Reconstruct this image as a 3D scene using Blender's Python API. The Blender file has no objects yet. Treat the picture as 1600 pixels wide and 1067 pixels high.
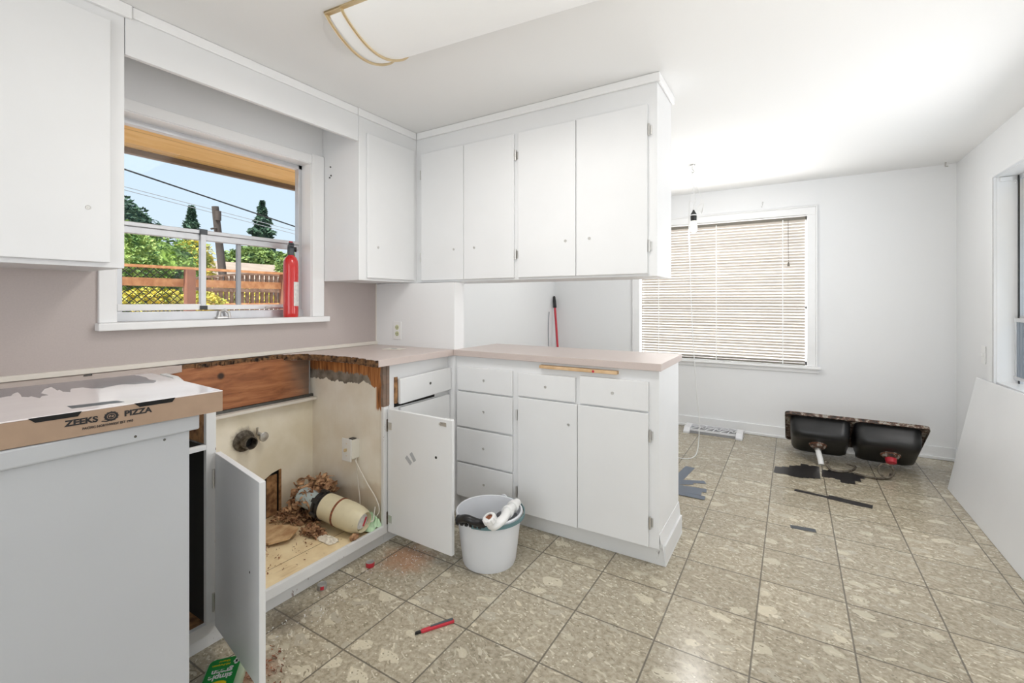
import bpy, bmesh, math, random
from mathutils import Vector, Matrix, noise
random.seed(7)
S = bpy.context.scene
C = S.collection
PI = math.pi

# ------------------------------------------------------------------ camera
cd = bpy.data.cameras.new('camera'); cam = bpy.data.objects.new('camera', cd); C.objects.link(cam)
cam.location = (0, 0, 1.216); cam.rotation_euler = (PI/2, 0, math.radians(31.416))
cd.sensor_width = 36.0; cd.lens = 717.3/1600*36; cd.shift_y = -(533.5-471.0)/1600; cd.clip_start = 0.02; cd.clip_end = 300
S.camera = cam
# ------------------------------------------------------------------ view
S.view_settings.view_transform = 'Standard'; S.view_settings.look = 'None'
S.view_settings.gamma = 1.0; S.view_settings.use_curve_mapping = False
S.view_settings.exposure = 0.16
# ------------------------------------------------------------------ world: pale summer sky
w = bpy.data.worlds.new('sky'); S.world = w; w.use_nodes = True
wn, wl = w.node_tree.nodes, w.node_tree.links
wn.clear()
wo = wn.new('ShaderNodeOutputWorld'); wb = wn.new('ShaderNodeBackground'); wt = wn.new('ShaderNodeTexCoord')
wx = wn.new('ShaderNodeSeparateXYZ'); wr = wn.new('ShaderNodeValToRGB')
wl.new(wt.outputs['Generated'], wx.inputs[0]); wl.new(wx.outputs['Z'], wr.inputs[0]); wl.new(wr.outputs[0], wb.inputs[0]); wl.new(wb.outputs[0], wo.inputs[0])
e = wr.color_ramp.elements
e[0].position = 0.0; e[0].color = (0.72, 0.83, 0.93, 1); e[1].position = 0.45; e[1].color = (0.56, 0.74, 0.92, 1)
wb.inputs[1].default_value = 1.05
# ------------------------------------------------------------------ sun, daylight through the windows, added fill lamps
sd = bpy.data.lights.new('sun', 'SUN'); sd.energy = 7.0; sd.angle = math.radians(0.6); sd.color = (1, .95, .86)
sun = bpy.data.objects.new('sun', sd); C.objects.link(sun)
sun.rotation_euler = Vector((0.15, -0.5, 0.85)).to_track_quat('Z', 'Y').to_euler()
def area(name, loc, direction, sx, sy, power, color=(1, 1, 1)):
    d = bpy.data.lights.new(name, 'AREA'); d.shape = 'RECTANGLE'; d.size = sx; d.size_y = sy; d.energy = power; d.color = color
    o = bpy.data.objects.new(name, d); C.objects.link(o); o.location = loc
    o.rotation_euler = Vector(direction).to_track_quat('-Z', 'Z').to_euler()
    return o
# added fill lamp behind the camera, and the big side window of the dining end
area('rear_fill_light', (-0.3, -2.50, 1.25), (0, 1, 0.1), 2.2, 1.9, 29, (1, .99, .97))
area('daylight_side_window', (1.125, 2.85, 1.25), (-1, 0, -0.25), 1.25, 0.9, 16, (.99, .985, 1))
area('daylight_dining_window', (-.62, 5.10, 1.33), (0, -1, 0), 1.5, 1.4, 42)
# added bounce fill: unseen soft lamp right of frame, turned up at the ceiling
area('ceiling_bounce_fill', (0.74, 1.05, 0.95), (-0.05, 0.10, 1), 0.5, 0.5, 9, (1, .99, .97))

# ------------------------------------------------------------------ materials
def mat(name, col, rough=0.5, metal=0.0, noise_amt=0.0, nscale=8.0, col2=None, bump=0.0, bscale=60.0, spec=0.5, emis=None, estr=0.0, coat=0.0):
    m = bpy.data.materials.new(name); m.use_nodes = True
    n, l = m.node_tree.nodes, m.node_tree.links
    b = n['Principled BSDF']
    b.inputs['Base Color'].default_value = (*col, 1); b.inputs['Roughness'].default_value = rough
    b.inputs['Metallic'].default_value = metal; b.inputs['Specular IOR Level'].default_value = spec
    b.inputs['Coat Weight'].default_value = coat
    geo = n.new('ShaderNodeNewGeometry')
    if noise_amt > 0 or col2:
        t = n.new('ShaderNodeTexNoise'); t.inputs['Scale'].default_value = nscale; t.inputs['Detail'].default_value = 4
        l.new(geo.outputs['Position'], t.inputs['Vector'])
        r = n.new('ShaderNodeValToRGB'); l.new(t.outputs['Fac'], r.inputs[0])
        c2 = col2 or tuple(max(0, c*(1-noise_amt)) for c in col)
        r.color_ramp.elements[0].position = .35; r.color_ramp.elements[0].color = (*c2, 1)
        r.color_ramp.elements[1].position = .65; r.color_ramp.elements[1].color = (*col, 1)
        l.new(r.outputs[0], b.inputs['Base Color'])
    if bump > 0:
        t2 = n.new('ShaderNodeTexNoise'); t2.inputs['Scale'].default_value = bscale; t2.inputs['Detail'].default_value = 3
        l.new(geo.outputs['Position'], t2.inputs['Vector'])
        bp = n.new('ShaderNodeBump'); bp.inputs['Strength'].default_value = bump; bp.inputs['Distance'].default_value = 0.004
        l.new(t2.outputs['Fac'], bp.inputs['Height']); l.new(bp.outputs[0], b.inputs['Normal'])
    if emis:
        b.inputs['Emission Color'].default_value = (*emis, 1); b.inputs['Emission Strength'].default_value = estr
    return m
def hexc(r, g, b):
    f = lambda v: ((v/255+.055)/1.055)**2.4 if v > 10 else v/255/12.92
    return (f(r), f(g), f(b))

M = {}
M['wall'] = mat('wall_paint', (.84, .845, .85), .6, bump=.08, bscale=120)
M['ceiling'] = mat('ceiling_paint', (.88, .88, .875), .85, bump=.05, bscale=90)
M['cab'] = mat('cabinet_paint', (.82, .825, .83), .42, noise_amt=.03, nscale=3, bump=.05, bscale=40)
M['trim'] = mat('trim_paint', (.88, .88, .88), .35, bump=.04, bscale=30)
M['laminate'] = mat('mauve_laminate', hexc(204, 190, 184), .32, noise_amt=.05, nscale=300)
M['splash'] = mat('mauve_backsplash', hexc(190, 179, 175), .4, noise_amt=.04, nscale=200)
M['lip'] = mat('ivory_trim', hexc(226, 220, 210), .4)
M['shadedgrey'] = mat('shade_darkened_cabinet_paint', (.52, .535, .56), .42, noise_amt=.03, nscale=3)  # cool grey paint, darkened further to stand in for dimmer light on this end
M['holeshade'] = mat('painted_hole_shade', (.012, .011, .010), .9)  # near-black colour standing in for shade inside holes and gaps
M['nickel'] = mat('nickel', (.62, .61, .59), .35, metal=.9)
M['darkmetal'] = mat('dark_metal', (.12, .12, .11), .4, metal=.8)
M['brass'] = mat('brass', (.72, .58, .36), .3, metal=.9)
M['alu'] = mat('aluminium', (.62, .63, .65), .42, metal=.55, noise_amt=.08, nscale=12)
M['alud'] = mat('aluminium_shadow', (.35, .36, .38), .45, metal=.6)
M['whiteplastic'] = mat('white_plastic', (.86, .86, .85), .3)
M['ivory'] = mat('ivory_plastic', (.80, .78, .70), .35)
M['greenish'] = mat('ivory_socket', hexc(205, 208, 170), .4)
M['black'] = mat('black_plastic', (.012, .012, .013), .35)
M['red'] = mat('red_enamel', (.62, .02, .02), .22, coat=.5)
M['redplastic'] = mat('red_plastic', (.55, .03, .05), .4)
M['grey'] = mat('grey_plastic', (.07, .08, .09), .4)
M['label'] = mat('paper_label', (.82, .8, .78), .6, noise_amt=.25, nscale=60)
M['blind'] = mat('blind_slat', hexc(186, 178, 170), .5)
M['blindrail'] = mat('blind_rail', hexc(120, 115, 105), .5)
M['string'] = mat('white_cord', (.85, .85, .84), .6)
M['card'] = mat('cardboard', hexc(172, 146, 124), .75, noise_amt=.08, nscale=25)
M['ink'] = mat('black_ink', hexc(36, 34, 36), .7)
M['slot'] = mat('dark_slot', (.008, .008, .008), .9)
M['bucket'] = mat('bucket_plastic', hexc(226, 228, 232), .3, noise_amt=.02, nscale=6)
M['teal'] = mat('teal_handle', hexc(98, 130, 134), .4)
M['cream'] = mat('disposer_cream', hexc(226, 216, 184), .35, noise_amt=.06, nscale=30)
M['tubeblue'] = mat('pale_blue_housing', hexc(178, 192, 194), .35)
M['chip'] = mat('wood_chips', hexc(206, 164, 124), .9, col2=hexc(116, 76, 52), nscale=38)
M['slab'] = mat('particle_board', hexc(214, 182, 140), .9, col2=hexc(176, 136, 96), nscale=18)
M['chipred'] = mat('reddish_debris', hexc(160, 96, 66), .95, col2=hexc(90, 58, 44), nscale=120)
M['greencloth'] = mat('green_cloth', hexc(200, 230, 192), .85, noise_amt=.12, nscale=40)
M['ragwhite'] = mat('white_rag', hexc(232, 224, 208), .85)
M['tape'] = mat('black_tape', hexc(44, 42, 42), .35)
M['bluetape'] = mat('blue_grey_tape', hexc(98, 108, 122), .3)
M['green'] = mat('green_label', hexc(14, 150, 62), .35)
M['yellow'] = mat('yellow_print', hexc(238, 214, 30), .5)
M['whiteprint'] = mat('white_print', (.88, .88, .88), .5)
M['clearplastic'] = mat('frosted_bottle', hexc(168, 186, 160), .3)
M['pipe'] = mat('pipe_metal', hexc(120, 112, 100), .5, metal=.5, col2=hexc(70, 62, 52), nscale=60)
M['fence'] = mat('fence_wood', hexc(222, 166, 118), .8, col2=hexc(190, 130, 88), nscale=14)
M['picket'] = mat('picket_wood', hexc(150, 122, 104), .85, col2=hexc(112, 88, 74), nscale=16)
M['gatewood'] = mat('gate_post_wood', hexc(150, 104, 84), .85, noise_amt=.2, nscale=12)
M['mesh'] = mat('mesh_wire', (.03, .03, .03), .6)
M['roof'] = mat('roof_shingle', hexc(170, 152, 138), .9, noise_amt=.15, nscale=3)
M['siding'] = mat('grey_siding', hexc(150, 156, 160), .8)
M['whitebacker'] = mat('white_backer_wall', (.86, .86, .84), .8)
M['pole'] = mat('pole_wood', hexc(84, 76, 72), .9, noise_amt=.2, nscale=8)
M['wire'] = mat('black_cable', (.02, .02, .02), .6)
M['greywire'] = mat('grey_cable', (.35, .37, .4), .6)
M['fascia'] = mat('fascia_paint', hexc(126, 110, 94), .8)
M['bark'] = mat('bark', hexc(80, 66, 54), .9, noise_amt=.3, nscale=10)
M['ply'] = mat('plywood_edge', hexc(178, 134, 90), .8, col2=hexc(112, 78, 50), nscale=34)
M['darkply'] = mat('rotted_edge', hexc(134, 96, 62), .85, col2=hexc(40, 28, 20), nscale=45)
M['bluewall'] = mat('exterior_trim', hexc(190, 140, 70), .7)
M['wand'] = mat('wand_dark', hexc(110, 104, 98), .4)
M['pinewood'] = mat('pine_board', hexc(222, 190, 150), .6, col2=hexc(204, 168, 126), nscale=20)
M['bulbwhite'] = mat('frosted_bulb', hexc(238, 236, 226), .3, emis=(1, .98, .94), estr=.4)
M['glassgrey'] = mat('bluish_obscure_glass', hexc(120, 134, 150), .25)
M['diff'] = mat('lamp_diffuser', (.86, .86, .85), .4, emis=(1, .99, .97), estr=.10)
M['registermetal'] = mat('register_enamel', hexc(226, 226, 228), .35)
M['registerdark'] = mat('register_recess', hexc(150, 150, 152), .6)
M['sticker'] = mat('clear_tape_mark', hexc(178, 180, 184), .2)
M['bunglid'] = mat('grey_lid', hexc(170, 168, 164), .3, metal=.4)

def leafmat(name, c1, c2):
    m = mat(name, c1, .7, col2=c2, nscale=4.5)
    return m
M['leaf_arb'] = leafmat('arborvitae_leaf', hexc(186, 206, 120), hexc(86, 128, 66))
M['leaf_dark'] = leafmat('dark_cypress_leaf', hexc(150, 178, 84), hexc(50, 84, 40))
M['leaf_fir'] = leafmat('fir_leaf', hexc(76, 108, 84), hexc(36, 62, 54))
M['leaf_yellow'] = leafmat('yellow_leaf', hexc(236, 214, 96), hexc(140, 150, 60))
M['leaf_mid'] = leafmat('green_leaf', hexc(150, 172, 96), hexc(74, 104, 60))

def glass_mat():
    m = bpy.data.materials.new('window_glass'); m.use_nodes = True
    n, l = m.node_tree.nodes, m.node_tree.links; n.clear()
    o = n.new('ShaderNodeOutputMaterial'); a = n.new('ShaderNodeBsdfTransparent'); g = n.new('ShaderNodeBsdfGlossy'); x = n.new('ShaderNodeMixShader'); f = n.new('ShaderNodeLayerWeight')
    g.inputs['Roughness'].default_value = .02; a.inputs[0].default_value = (.96, .97, .97, 1); pw = n.new('ShaderNodeMath'); pw.operation = 'POWER'; pw.inputs[1].default_value = 5; l.new(f.outputs['Facing'], pw.inputs[0])
    ml = n.new('ShaderNodeMath'); ml.operation = 'MULTIPLY_ADD'; ml.inputs[1].default_value = .35; ml.inputs[2].default_value = .003; l.new(pw.outputs[0], ml.inputs[0])
    l.new(ml.outputs[0], x.inputs[0]); l.new(a.outputs[0], x.inputs[1]); l.new(g.outputs[0], x.inputs[2]); l.new(x.outputs[0], o.inputs[0])
    return m
M['glass'] = glass_mat()

class NG:
    """tiny helper to chain shader nodes"""
    def __init__(s, name):
        s.m = bpy.data.materials.new(name); s.m.use_nodes = True
        s.n, s.l = s.m.node_tree.nodes, s.m.node_tree.links
        s.b = s.n['Principled BSDF']
        s.pos = s.n.new('ShaderNodeNewGeometry').outputs['Position']
    def _in(s, sock, v):
        if isinstance(v, bpy.types.NodeSocket): s.l.new(v, sock)
        elif v is not None: sock.default_value = v
    def math(s, op, a, b=None, c=None, clamp=False):
        x = s.n.new('ShaderNodeMath'); x.operation = op; x.use_clamp = clamp
        s._in(x.inputs[0], a); s._in(x.inputs[1], b); s._in(x.inputs[2], c)
        return x.outputs[0]
    def vmath(s, op, a, b=None):
        x = s.n.new('ShaderNodeVectorMath'); x.operation = op
        s._in(x.inputs[0], a); s._in(x.inputs[1], b)
        return x.outputs[0] if op not in ('LENGTH', 'DISTANCE') else x.outputs['Value']
    def mapping(s, v, loc=(0, 0, 0), rot=(0, 0, 0), sc=(1, 1, 1)):
        x = s.n.new('ShaderNodeMapping'); s.l.new(v, x.inputs[0]); x.inputs[1].default_value = loc; x.inputs[2].default_value = rot; x.inputs[3].default_value = sc
        return x.outputs[0]
    def noise(s, v, scale, detail=3, rough=.5, dist=0):
        x = s.n.new('ShaderNodeTexNoise'); s.l.new(v, x.inputs['Vector']); x.inputs['Scale'].default_value = scale; x.inputs['Detail'].default_value = detail
        x.inputs['Roughness'].default_value = rough; x.inputs['Distortion'].default_value = dist
        return x
    def vor(s, v, scale, rnd=1.0, feature='F1'):
        x = s.n.new('ShaderNodeTexVoronoi'); x.feature = feature; s.l.new(v, x.inputs['Vector']); x.inputs['Scale'].default_value = scale; x.inputs['Randomness'].default_value = rnd
        return x
    def ramp(s, f, stops, interp='LINEAR'):
        x = s.n.new('ShaderNodeValToRGB'); s._in(x.inputs[0], f); r = x.color_ramp; r.interpolation = interp
        while len(r.elements) < len(stops): r.elements.new(.5)
        for el, (p, c) in zip(r.elements, stops):
            el.position = p; el.color = (*c, 1) if len(c) == 3 else c
        return x.outputs[0]
    def mix(s, f, a, b):
        x = s.n.new('ShaderNodeMix'); x.data_type = 'RGBA'
        s._in(x.inputs[0], f); s._in(x.inputs[6], (*a, 1) if isinstance(a, tuple) and len(a) == 3 else a); s._in(x.inputs[7], (*b, 1) if isinstance(b, tuple) and len(b) == 3 else b)
        return x.outputs[2]
    def sep(s, v):
        x = s.n.new('ShaderNodeSeparateXYZ'); s.l.new(v, x.inputs[0]); return x.outputs
    def comb(s, x_, y_, z_=0.0):
        x = s.n.new('ShaderNodeCombineXYZ'); s._in(x.inputs[0], x_); s._in(x.inputs[1], y_); s._in(x.inputs[2], z_); return x.outputs[0]
    def sstep(s, v, a, b):
        x = s.n.new('ShaderNodeMapRange'); x.interpolation_type = 'SMOOTHSTEP'; s._in(x.inputs[0], v)
        x.inputs[1].default_value = a; x.inputs[2].default_value = b; x.inputs[3].default_value = 0; x.inputs[4].default_value = 1
        return x.outputs[0]
    def bump(s, h, st, dist=.002):
        x = s.n.new('ShaderNodeBump'); x.inputs['Strength'].default_value = st; x.inputs['Distance'].default_value = dist
        s.l.new(h, x.inputs['Height']); s.l.new(x.outputs[0], s.b.inputs['Normal'])

OX, OY, TS = -0.729, 3.195, 0.3048
def floor_mat():
    g = NG('vinyl_tile_floor')
    x, y, z = g.sep(g.pos)
    tx = g.math('DIVIDE', g.math('SUBTRACT', x, OX), TS); ty = g.math('DIVIDE', g.math('SUBTRACT', y, OY), TS)
    cx, cy = g.math('FLOOR', tx), g.math('FLOOR', ty)
    fx, fy = g.math('FRACT', tx), g.math('FRACT', ty)
    dx = g.math('MINIMUM', fx, g.math('SUBTRACT', 1.0, fx)); dy = g.math('MINIMUM', fy, g.math('SUBTRACT', 1.0, fy))
    dmin = g.math('MINIMUM', dx, dy)
    cell = g.comb(cx, cy)
    wn_ = g.n.new('ShaderNodeTexWhiteNoise'); wn_.noise_dimensions = '2D'; g.l.new(cell, wn_.inputs['Vector'])
    off = g.vmath('MULTIPLY', wn_.outputs['Color'], (1.3, 1.7, 0))
    v = g.vmath('ADD', g.comb(x, y), off)
    nz = g.noise(v, 9, 3)
    warp = g.vmath('ADD', v, g.vmath('MULTIPLY', nz.outputs['Color'], (.10, .10, 0)))
    warp = g.mapping(warp, rot=(0, 0, .5), sc=(1.0, 1.55, 1))
    base_n = g.noise(v, 55, 6, .65)
    base = g.ramp(base_n.outputs['Fac'], [(.3, hexc(136, 128, 108)), (.5, hexc(172, 162, 142)), (.72, hexc(198, 188, 168))])
    # big pale chips
    def chips(col_in, scale, thr, size, cols, warp=warp):
        vo = g.vor(warp, scale)
        rs = g.sep(vo.outputs['Color'])
        sel = g.math('GREATER_THAN', rs[0], thr)
        rad = g.math('MULTIPLY_ADD', rs[1], size*.6, size*.45)
        inside = g.math('SUBTRACT', 1.0, g.sstep(g.math('SUBTRACT', vo.outputs['Distance'], rad), -.02, .06))
        cc = g.ramp(rs[2], cols)
        cn = g.noise(v, 140, 3)
        cc = g.mix(g.math('MULTIPLY', cn.outputs['Fac'], .3), cc, hexc(140, 132, 112))
        return g.mix(g.math('MULTIPLY', g.math('MULTIPLY', sel, inside), .85), col_in, cc), inside
    c, _ = chips(base, 11, .55, .46, [(0, hexc(186, 178, 162)), (.5, hexc(206, 198, 176)), (1, hexc(222, 213, 190))])
    warp2 = g.mapping(warp, rot=(0, 0, 1.9), sc=(1.0, 1.9, 1))
    c, _ = chips(c, 20, .6, .36, [(0, hexc(226, 216, 192)), (.6, hexc(164, 154, 134)), (1, hexc(232, 224, 204))], warp2)
    c, _ = chips(c, 46, .62, .36, [(0, hexc(126, 116, 98)), (.4, hexc(146, 136, 116)), (.7, hexc(212, 204, 180)), (1, hexc(228, 220, 200))], warp2)
    warp3 = g.mapping(warp, rot=(0, 0, -.8), sc=(1.0, 2.4, 1))
    c, _ = chips(c, 27, .62, .34, [(0, hexc(196, 188, 168)), (.5, hexc(158, 150, 136)), (1, hexc(226, 218, 198))], warp3)
    c, _ = chips(c, 95, .72, .36, [(0, hexc(128, 120, 102)), (.5, hexc(214, 206, 182)), (1, hexc(240, 234, 216))], v)
    # per-tile value shift
    tv = g.math('MULTIPLY_ADD', wn_.outputs['Value'], .16, .86)
    c = g.mix(1.0, c, c)
    mul = g.n.new('ShaderNodeMix'); mul.data_type = 'RGBA'; mul.blend_type = 'MULTIPLY'; mul.inputs[0].default_value = 1
    g.l.new(c, mul.inputs[6]); g.l.new(g.comb(tv, tv, tv), mul.inputs[7]); c = mul.outputs[2]
    # dusty red-brown spill by the sink cabinet and around the green bottle
    def spill(cc, px_, py_, r, col, amt):
        d = g.vmath('DISTANCE', g.comb(x, y), (px_, py_, 0))
        nn = g.noise(g.pos, 14, 5, .7)
        dd = g.math('MULTIPLY_ADD', g.math('SUBTRACT', nn.outputs['Fac'], .5), r*1.1, d)
        f = g.math('MULTIPLY', g.math('SUBTRACT', 1.0, g.sstep(dd, r*.25, r)), amt)
        return g.mix(f, cc, col)
    c = spill(c, -1.56, 1.60, .17, hexc(176, 122, 86), .6)
    c = spill(c, -1.53, .83, .11, hexc(150, 94, 68), .75)
    c = spill(c, -1.42, .74, .10, hexc(150, 112, 84), .5)
    c = spill(c, -1.66, 1.05, .12, hexc(88, 78, 64), .6)
    grout = g.math('SUBTRACT', 1.0, g.sstep(dmin, .006, .013))
    c = g.mix(g.math('MULTIPLY', grout, .85), c, hexc(92, 86, 76))
    g.l.new(c, g.b.inputs['Base Color'])
    rn = g.noise(g.pos, 3.0, 4)
    g.l.new(g.math('MULTIPLY_ADD', rn.outputs['Fac'], .12, .17), g.b.inputs['Roughness'])
    g.b.inputs['Specular IOR Level'].default_value = .5
    h = g.math('SUBTRACT', g.math('MULTIPLY', base_n.outputs['Fac'], .12), grout)
    g.bump(h, .35, .0015)
    return g.m
M['floor'] = floor_mat()

def wood_mat(name, c1, c2, c3, axis='y', scale=6.0, knots=None, soot=None):
    g = NG(name)
    sc = {'y': (9, 1.2, 9), 'z': (9, 9, 1.0), 'x': (1.2, 9, 9)}[axis]
    v = g.mapping(g.pos, sc=sc)
    n1 = g.noise(v, scale, 5, .6, .6)
    c = g.ramp(n1.outputs['Fac'], [(.3, c3), (.5, c1), (.7, c2)])
    if knots:
        for (kx, ky, kz, r) in knots:
            d = g.vmath('DISTANCE', g.pos, (kx, ky, kz))
            c = g.mix(g.math('SUBTRACT', 1.0, g.sstep(d, r*.4, r)), c, hexc(52, 32, 20))
    g.l.new(c, g.b.inputs['Base Color']); g.b.inputs['Roughness'].default_value = .6
    return g, c
g, c_ = wood_mat('reddish_fir_board', hexc(160, 100, 62), hexc(184, 124, 80), hexc(122, 74, 46), 'y', 5, [(-2.295, 1.13, .865, .022)])
yy = g.sep(g.pos)[1]
sn = g.noise(g.pos, 7, 4)
c_ = g.mix(g.math('MULTIPLY', g.sstep(g.math('MULTIPLY_ADD', sn.outputs['Fac'], .2, yy), 1.50, 1.72), .75), c_, hexc(120, 112, 102))
g.l.new(c_, g.b.inputs['Base Color']); M['fir'] = g.m
g, _ = wood_mat('soffit_board', hexc(250, 206, 132), hexc(255, 214, 146), hexc(240, 192, 118), 'y', 3); 
# board joints running along the eave
xx = g.sep(g.pos)[0]
jf = g.math('FRACT', g.math('MULTIPLY', xx, 7.5)); jl = g.math('LESS_THAN', jf, .05)
g.l.new(g.mix(g.math('MULTIPLY', jl, .5), _, hexc(176, 130, 76)), g.b.inputs['Base Color']); M['soffit'] = g.m

def bay_wall_mat():
    """cream-painted inside of the sink bay, with scuffs"""
    g = NG('cream_bay_paint')
    n1 = g.noise(g.pos, 5, 4); n2 = g.noise(g.pos, 30, 4, .7)
    c = g.ramp(n1.outputs['Fac'], [(.35, hexc(232, 222, 198)), (.6, hexc(246, 238, 220))])
    z = g.sep(g.pos)[2]
    tide = g.math('SUBTRACT', 1.0, g.sstep(g.math('MULTIPLY_ADD', n1.outputs['Fac'], .25, z), .30, .42))
    c = g.mix(g.math('MULTIPLY', tide, .4), c, hexc(190, 166, 132))
    st = g.sstep(n2.outputs['Fac'], .69, .74)
    c = g.mix(g.math('MULTIPLY', st, .45), c, hexc(130, 112, 86))
    d = g.vmath('DISTANCE', g.pos, (-2.30, 1.24, .535))
    ring = g.math('SUBTRACT', 1.0, g.sstep(g.math('MULTIPLY_ADD', n2.outputs['Fac'], .05, d), .06, .10))
    c = g.mix(g.math('MULTIPLY', ring, .8), c, hexc(96, 80, 60))
    g.l.new(c, g.b.inputs['Base Color']); g.b.inputs['Roughness'].default_value = .5
    return g.m
M['bay'] = bay_wall_mat()

def partition_mat():
    """painted partition whose paint is torn away along the top and front edge, bare wood and grey glue showing"""
    g = NG('torn_paint_partition')
    x, y, z = g.sep(g.pos)
    n1 = g.noise(g.pos, 5, 4); n2 = g.noise(g.pos, 16, 4, .6); n3 = g.noise(g.mapping(g.pos, sc=(40, 40, 5)), 1.5, 4)
    paint = g.ramp(n1.outputs['Fac'], [(.35, hexc(238, 228, 210)), (.65, hexc(250, 244, 232))])
    tide = g.math('SUBTRACT', 1.0, g.sstep(g.math('MULTIPLY_ADD', n1.outputs['Fac'], .3, z), .38, .44))
    paint = g.mix(g.math('MULTIPLY', tide, .45), paint, hexc(196, 172, 144))
    grey = g.ramp(n2.outputs['Fac'], [(.3, hexc(96, 88, 80)), (.6, hexc(150, 142, 130))])
    wood = g.ramp(n3.outputs['Fac'], [(.28, hexc(92, 52, 26)), (.5, hexc(176, 112, 60)), (.72, hexc(206, 146, 88))])
    # the tear line: grey glue below it, bare wood above
    vx = g.comb(x, 0.0, 0.0)
    nn = g.noise(vx, 12, 3); nf = g.noise(g.comb(g.math('MULTIPLY', x, 90), g.math('MULTIPLY', z, 8)), 1.0, 2)
    tear = g.math('MULTIPLY_ADD', nn.outputs['Fac'], .10, g.math('MULTIPLY_ADD', nf.outputs['Fac'], .01, .735))
    above = g.sstep(g.math('SUBTRACT', z, tear), -.002, .003)
    wt = g.math('MULTIPLY_ADD', nf.outputs['Fac'], .05, .815)
    # the bare wood reaches lower towards the front edge
    frontness = g.sstep(x, -1.86, -1.79)
    lefty = g.sstep(x, -2.2, -2.3)
    wt2 = g.math('SUBTRACT', wt, g.math('MULTIPLY', frontness, .13))
    wood_f = g.sstep(g.math('SUBTRACT', z, wt2), -.004, .004)
    c = g.mix(above, paint, g.mix(wood_f, grey, wood))
    fr = g.math('MULTIPLY', g.sstep(x, -1.80, -1.785), g.sstep(g.math('MULTIPLY_ADD', nf.outputs['Fac'], .06, z), .69, .71))
    c = g.mix(fr, c, wood)
    g.l.new(c, g.b.inputs['Base Color']); g.b.inputs['Roughness'].default_value = .55
    g.bump(g.math('ADD', g.math('MULTIPLY', above, -1.0), n3.outputs['Fac']), .4, .003)
    return g.m
M['partition'] = partition_mat()

def bayfloor_mat():
    g = NG('stained_plywood')
    x, y, z = g.sep(g.pos)
    n1 = g.noise(g.pos, 6, 5, .6); n2 = g.noise(g.pos, 60, 4, .7); n3 = g.noise(g.mapping(g.pos, sc=(20, 3, 1)), 1.3, 4)
    c = g.ramp(n1.outputs['Fac'], [(.3, hexc(222, 196, 152)), (.6, hexc(246, 228, 188))])
    c = g.mix(g.math('MULTIPLY', g.sstep(n3.outputs['Fac'], .6, .7), .3), c, hexc(176, 140, 96))
    c = g.mix(g.math('MULTIPLY', g.sstep(n2.outputs['Fac'], .64, .70), .6), c, hexc(140, 96, 60))
    # darker dust in the far half and front corner
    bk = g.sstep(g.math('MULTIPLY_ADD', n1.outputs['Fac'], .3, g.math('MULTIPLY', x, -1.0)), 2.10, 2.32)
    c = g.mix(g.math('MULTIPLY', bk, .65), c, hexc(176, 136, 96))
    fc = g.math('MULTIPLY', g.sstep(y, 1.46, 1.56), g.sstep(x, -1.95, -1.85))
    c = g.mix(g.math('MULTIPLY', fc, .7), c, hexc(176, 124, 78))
    j = g.math('LESS_THAN', g.math('ABSOLUTE', g.math('ADD', x, 1.86)), .0022)
    c = g.mix(g.math('MULTIPLY', j, .7), c, hexc(110, 76, 48))
    g.l.new(c, g.b.inputs['Base Color']); g.b.inputs['Roughness'].default_value = .7
    g.bump(n2.outputs['Fac'], .3, .002)
    return g.m
M['bayfloor'] = bayfloor_mat()

def chipped_mat(name, amount_z, edge_col=hexc(112, 80, 62), thr=.66):
    """white paint with chips down to wood"""
    g = NG(name)
    n1 = g.noise(g.mapping(g.pos, sc=(1, 1, .35)), 30, 4, .7)
    f = g.sstep(n1.outputs['Fac'], thr, thr+.03)
    n0 = g.noise(g.pos, 3, 3)
    paint = g.ramp(n0.outputs['Fac'], [(.3, (.74, .745, .745)), (.7, (.79, .79, .785))])
    g.l.new(g.mix(g.math('MULTIPLY', f, .8), paint, edge_col), g.b.inputs['Base Color']); g.b.inputs['Roughness'].default_value = .42
    return g.m
M['chipped'] = chipped_mat('chipped_white_paint', 0)
M['scuffed'] = chipped_mat('scuffed_white_paint', 0, hexc(140, 134, 130), .70)

def sink_mat():
    g = NG('black_undercoat')
    n1 = g.noise(g.pos, 90, 4, .6); n0 = g.noise(g.pos, 6, 4)
    c = g.ramp(n0.outputs['Fac'], [(.3, (.006, .006, .006)), (.7, (.016, .016, .017))])
    c = g.mix(g.math('MULTIPLY', g.sstep(n1.outputs['Fac'], .74, .77), .7), c, (.35, .34, .32))
    g.l.new(c, g.b.inputs['Base Color']); g.b.inputs['Roughness'].default_value = .36
    g.bump(n1.outputs['Fac'], .15, .002)
    return g.m
M['sink'] = sink_mat()
def rim_mat():
    g = NG('rusty_sink_rim')
    n1 = g.noise(g.pos, 26, 5, .7)
    c = g.ramp(n1.outputs['Fac'], [(.40, (.02, .018, .016)), (.52, hexc(104, 74, 58)), (.58, hexc(176, 170, 160)), (.7, (.03, .028, .026))])
    g.l.new(c, g.b.inputs['Base Color']); g.b.inputs['Roughness'].default_value = .5
    return g.m
M['rim'] = rim_mat()
def ground_mat():
    g = NG('bark_mulch_ground')
    n1 = g.noise(g.pos, 9, 5, .7)
    c = g.ramp(n1.outputs['Fac'], [(.35, hexc(120, 96, 84)), (.5, hexc(190, 170, 160)), (.65, hexc(232, 222, 220))])
    g.l.new(c, g.b.inputs['Base Color']); g.b.inputs['Roughness'].default_value = .9
    return g.m
M['ground'] = ground_mat()
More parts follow.
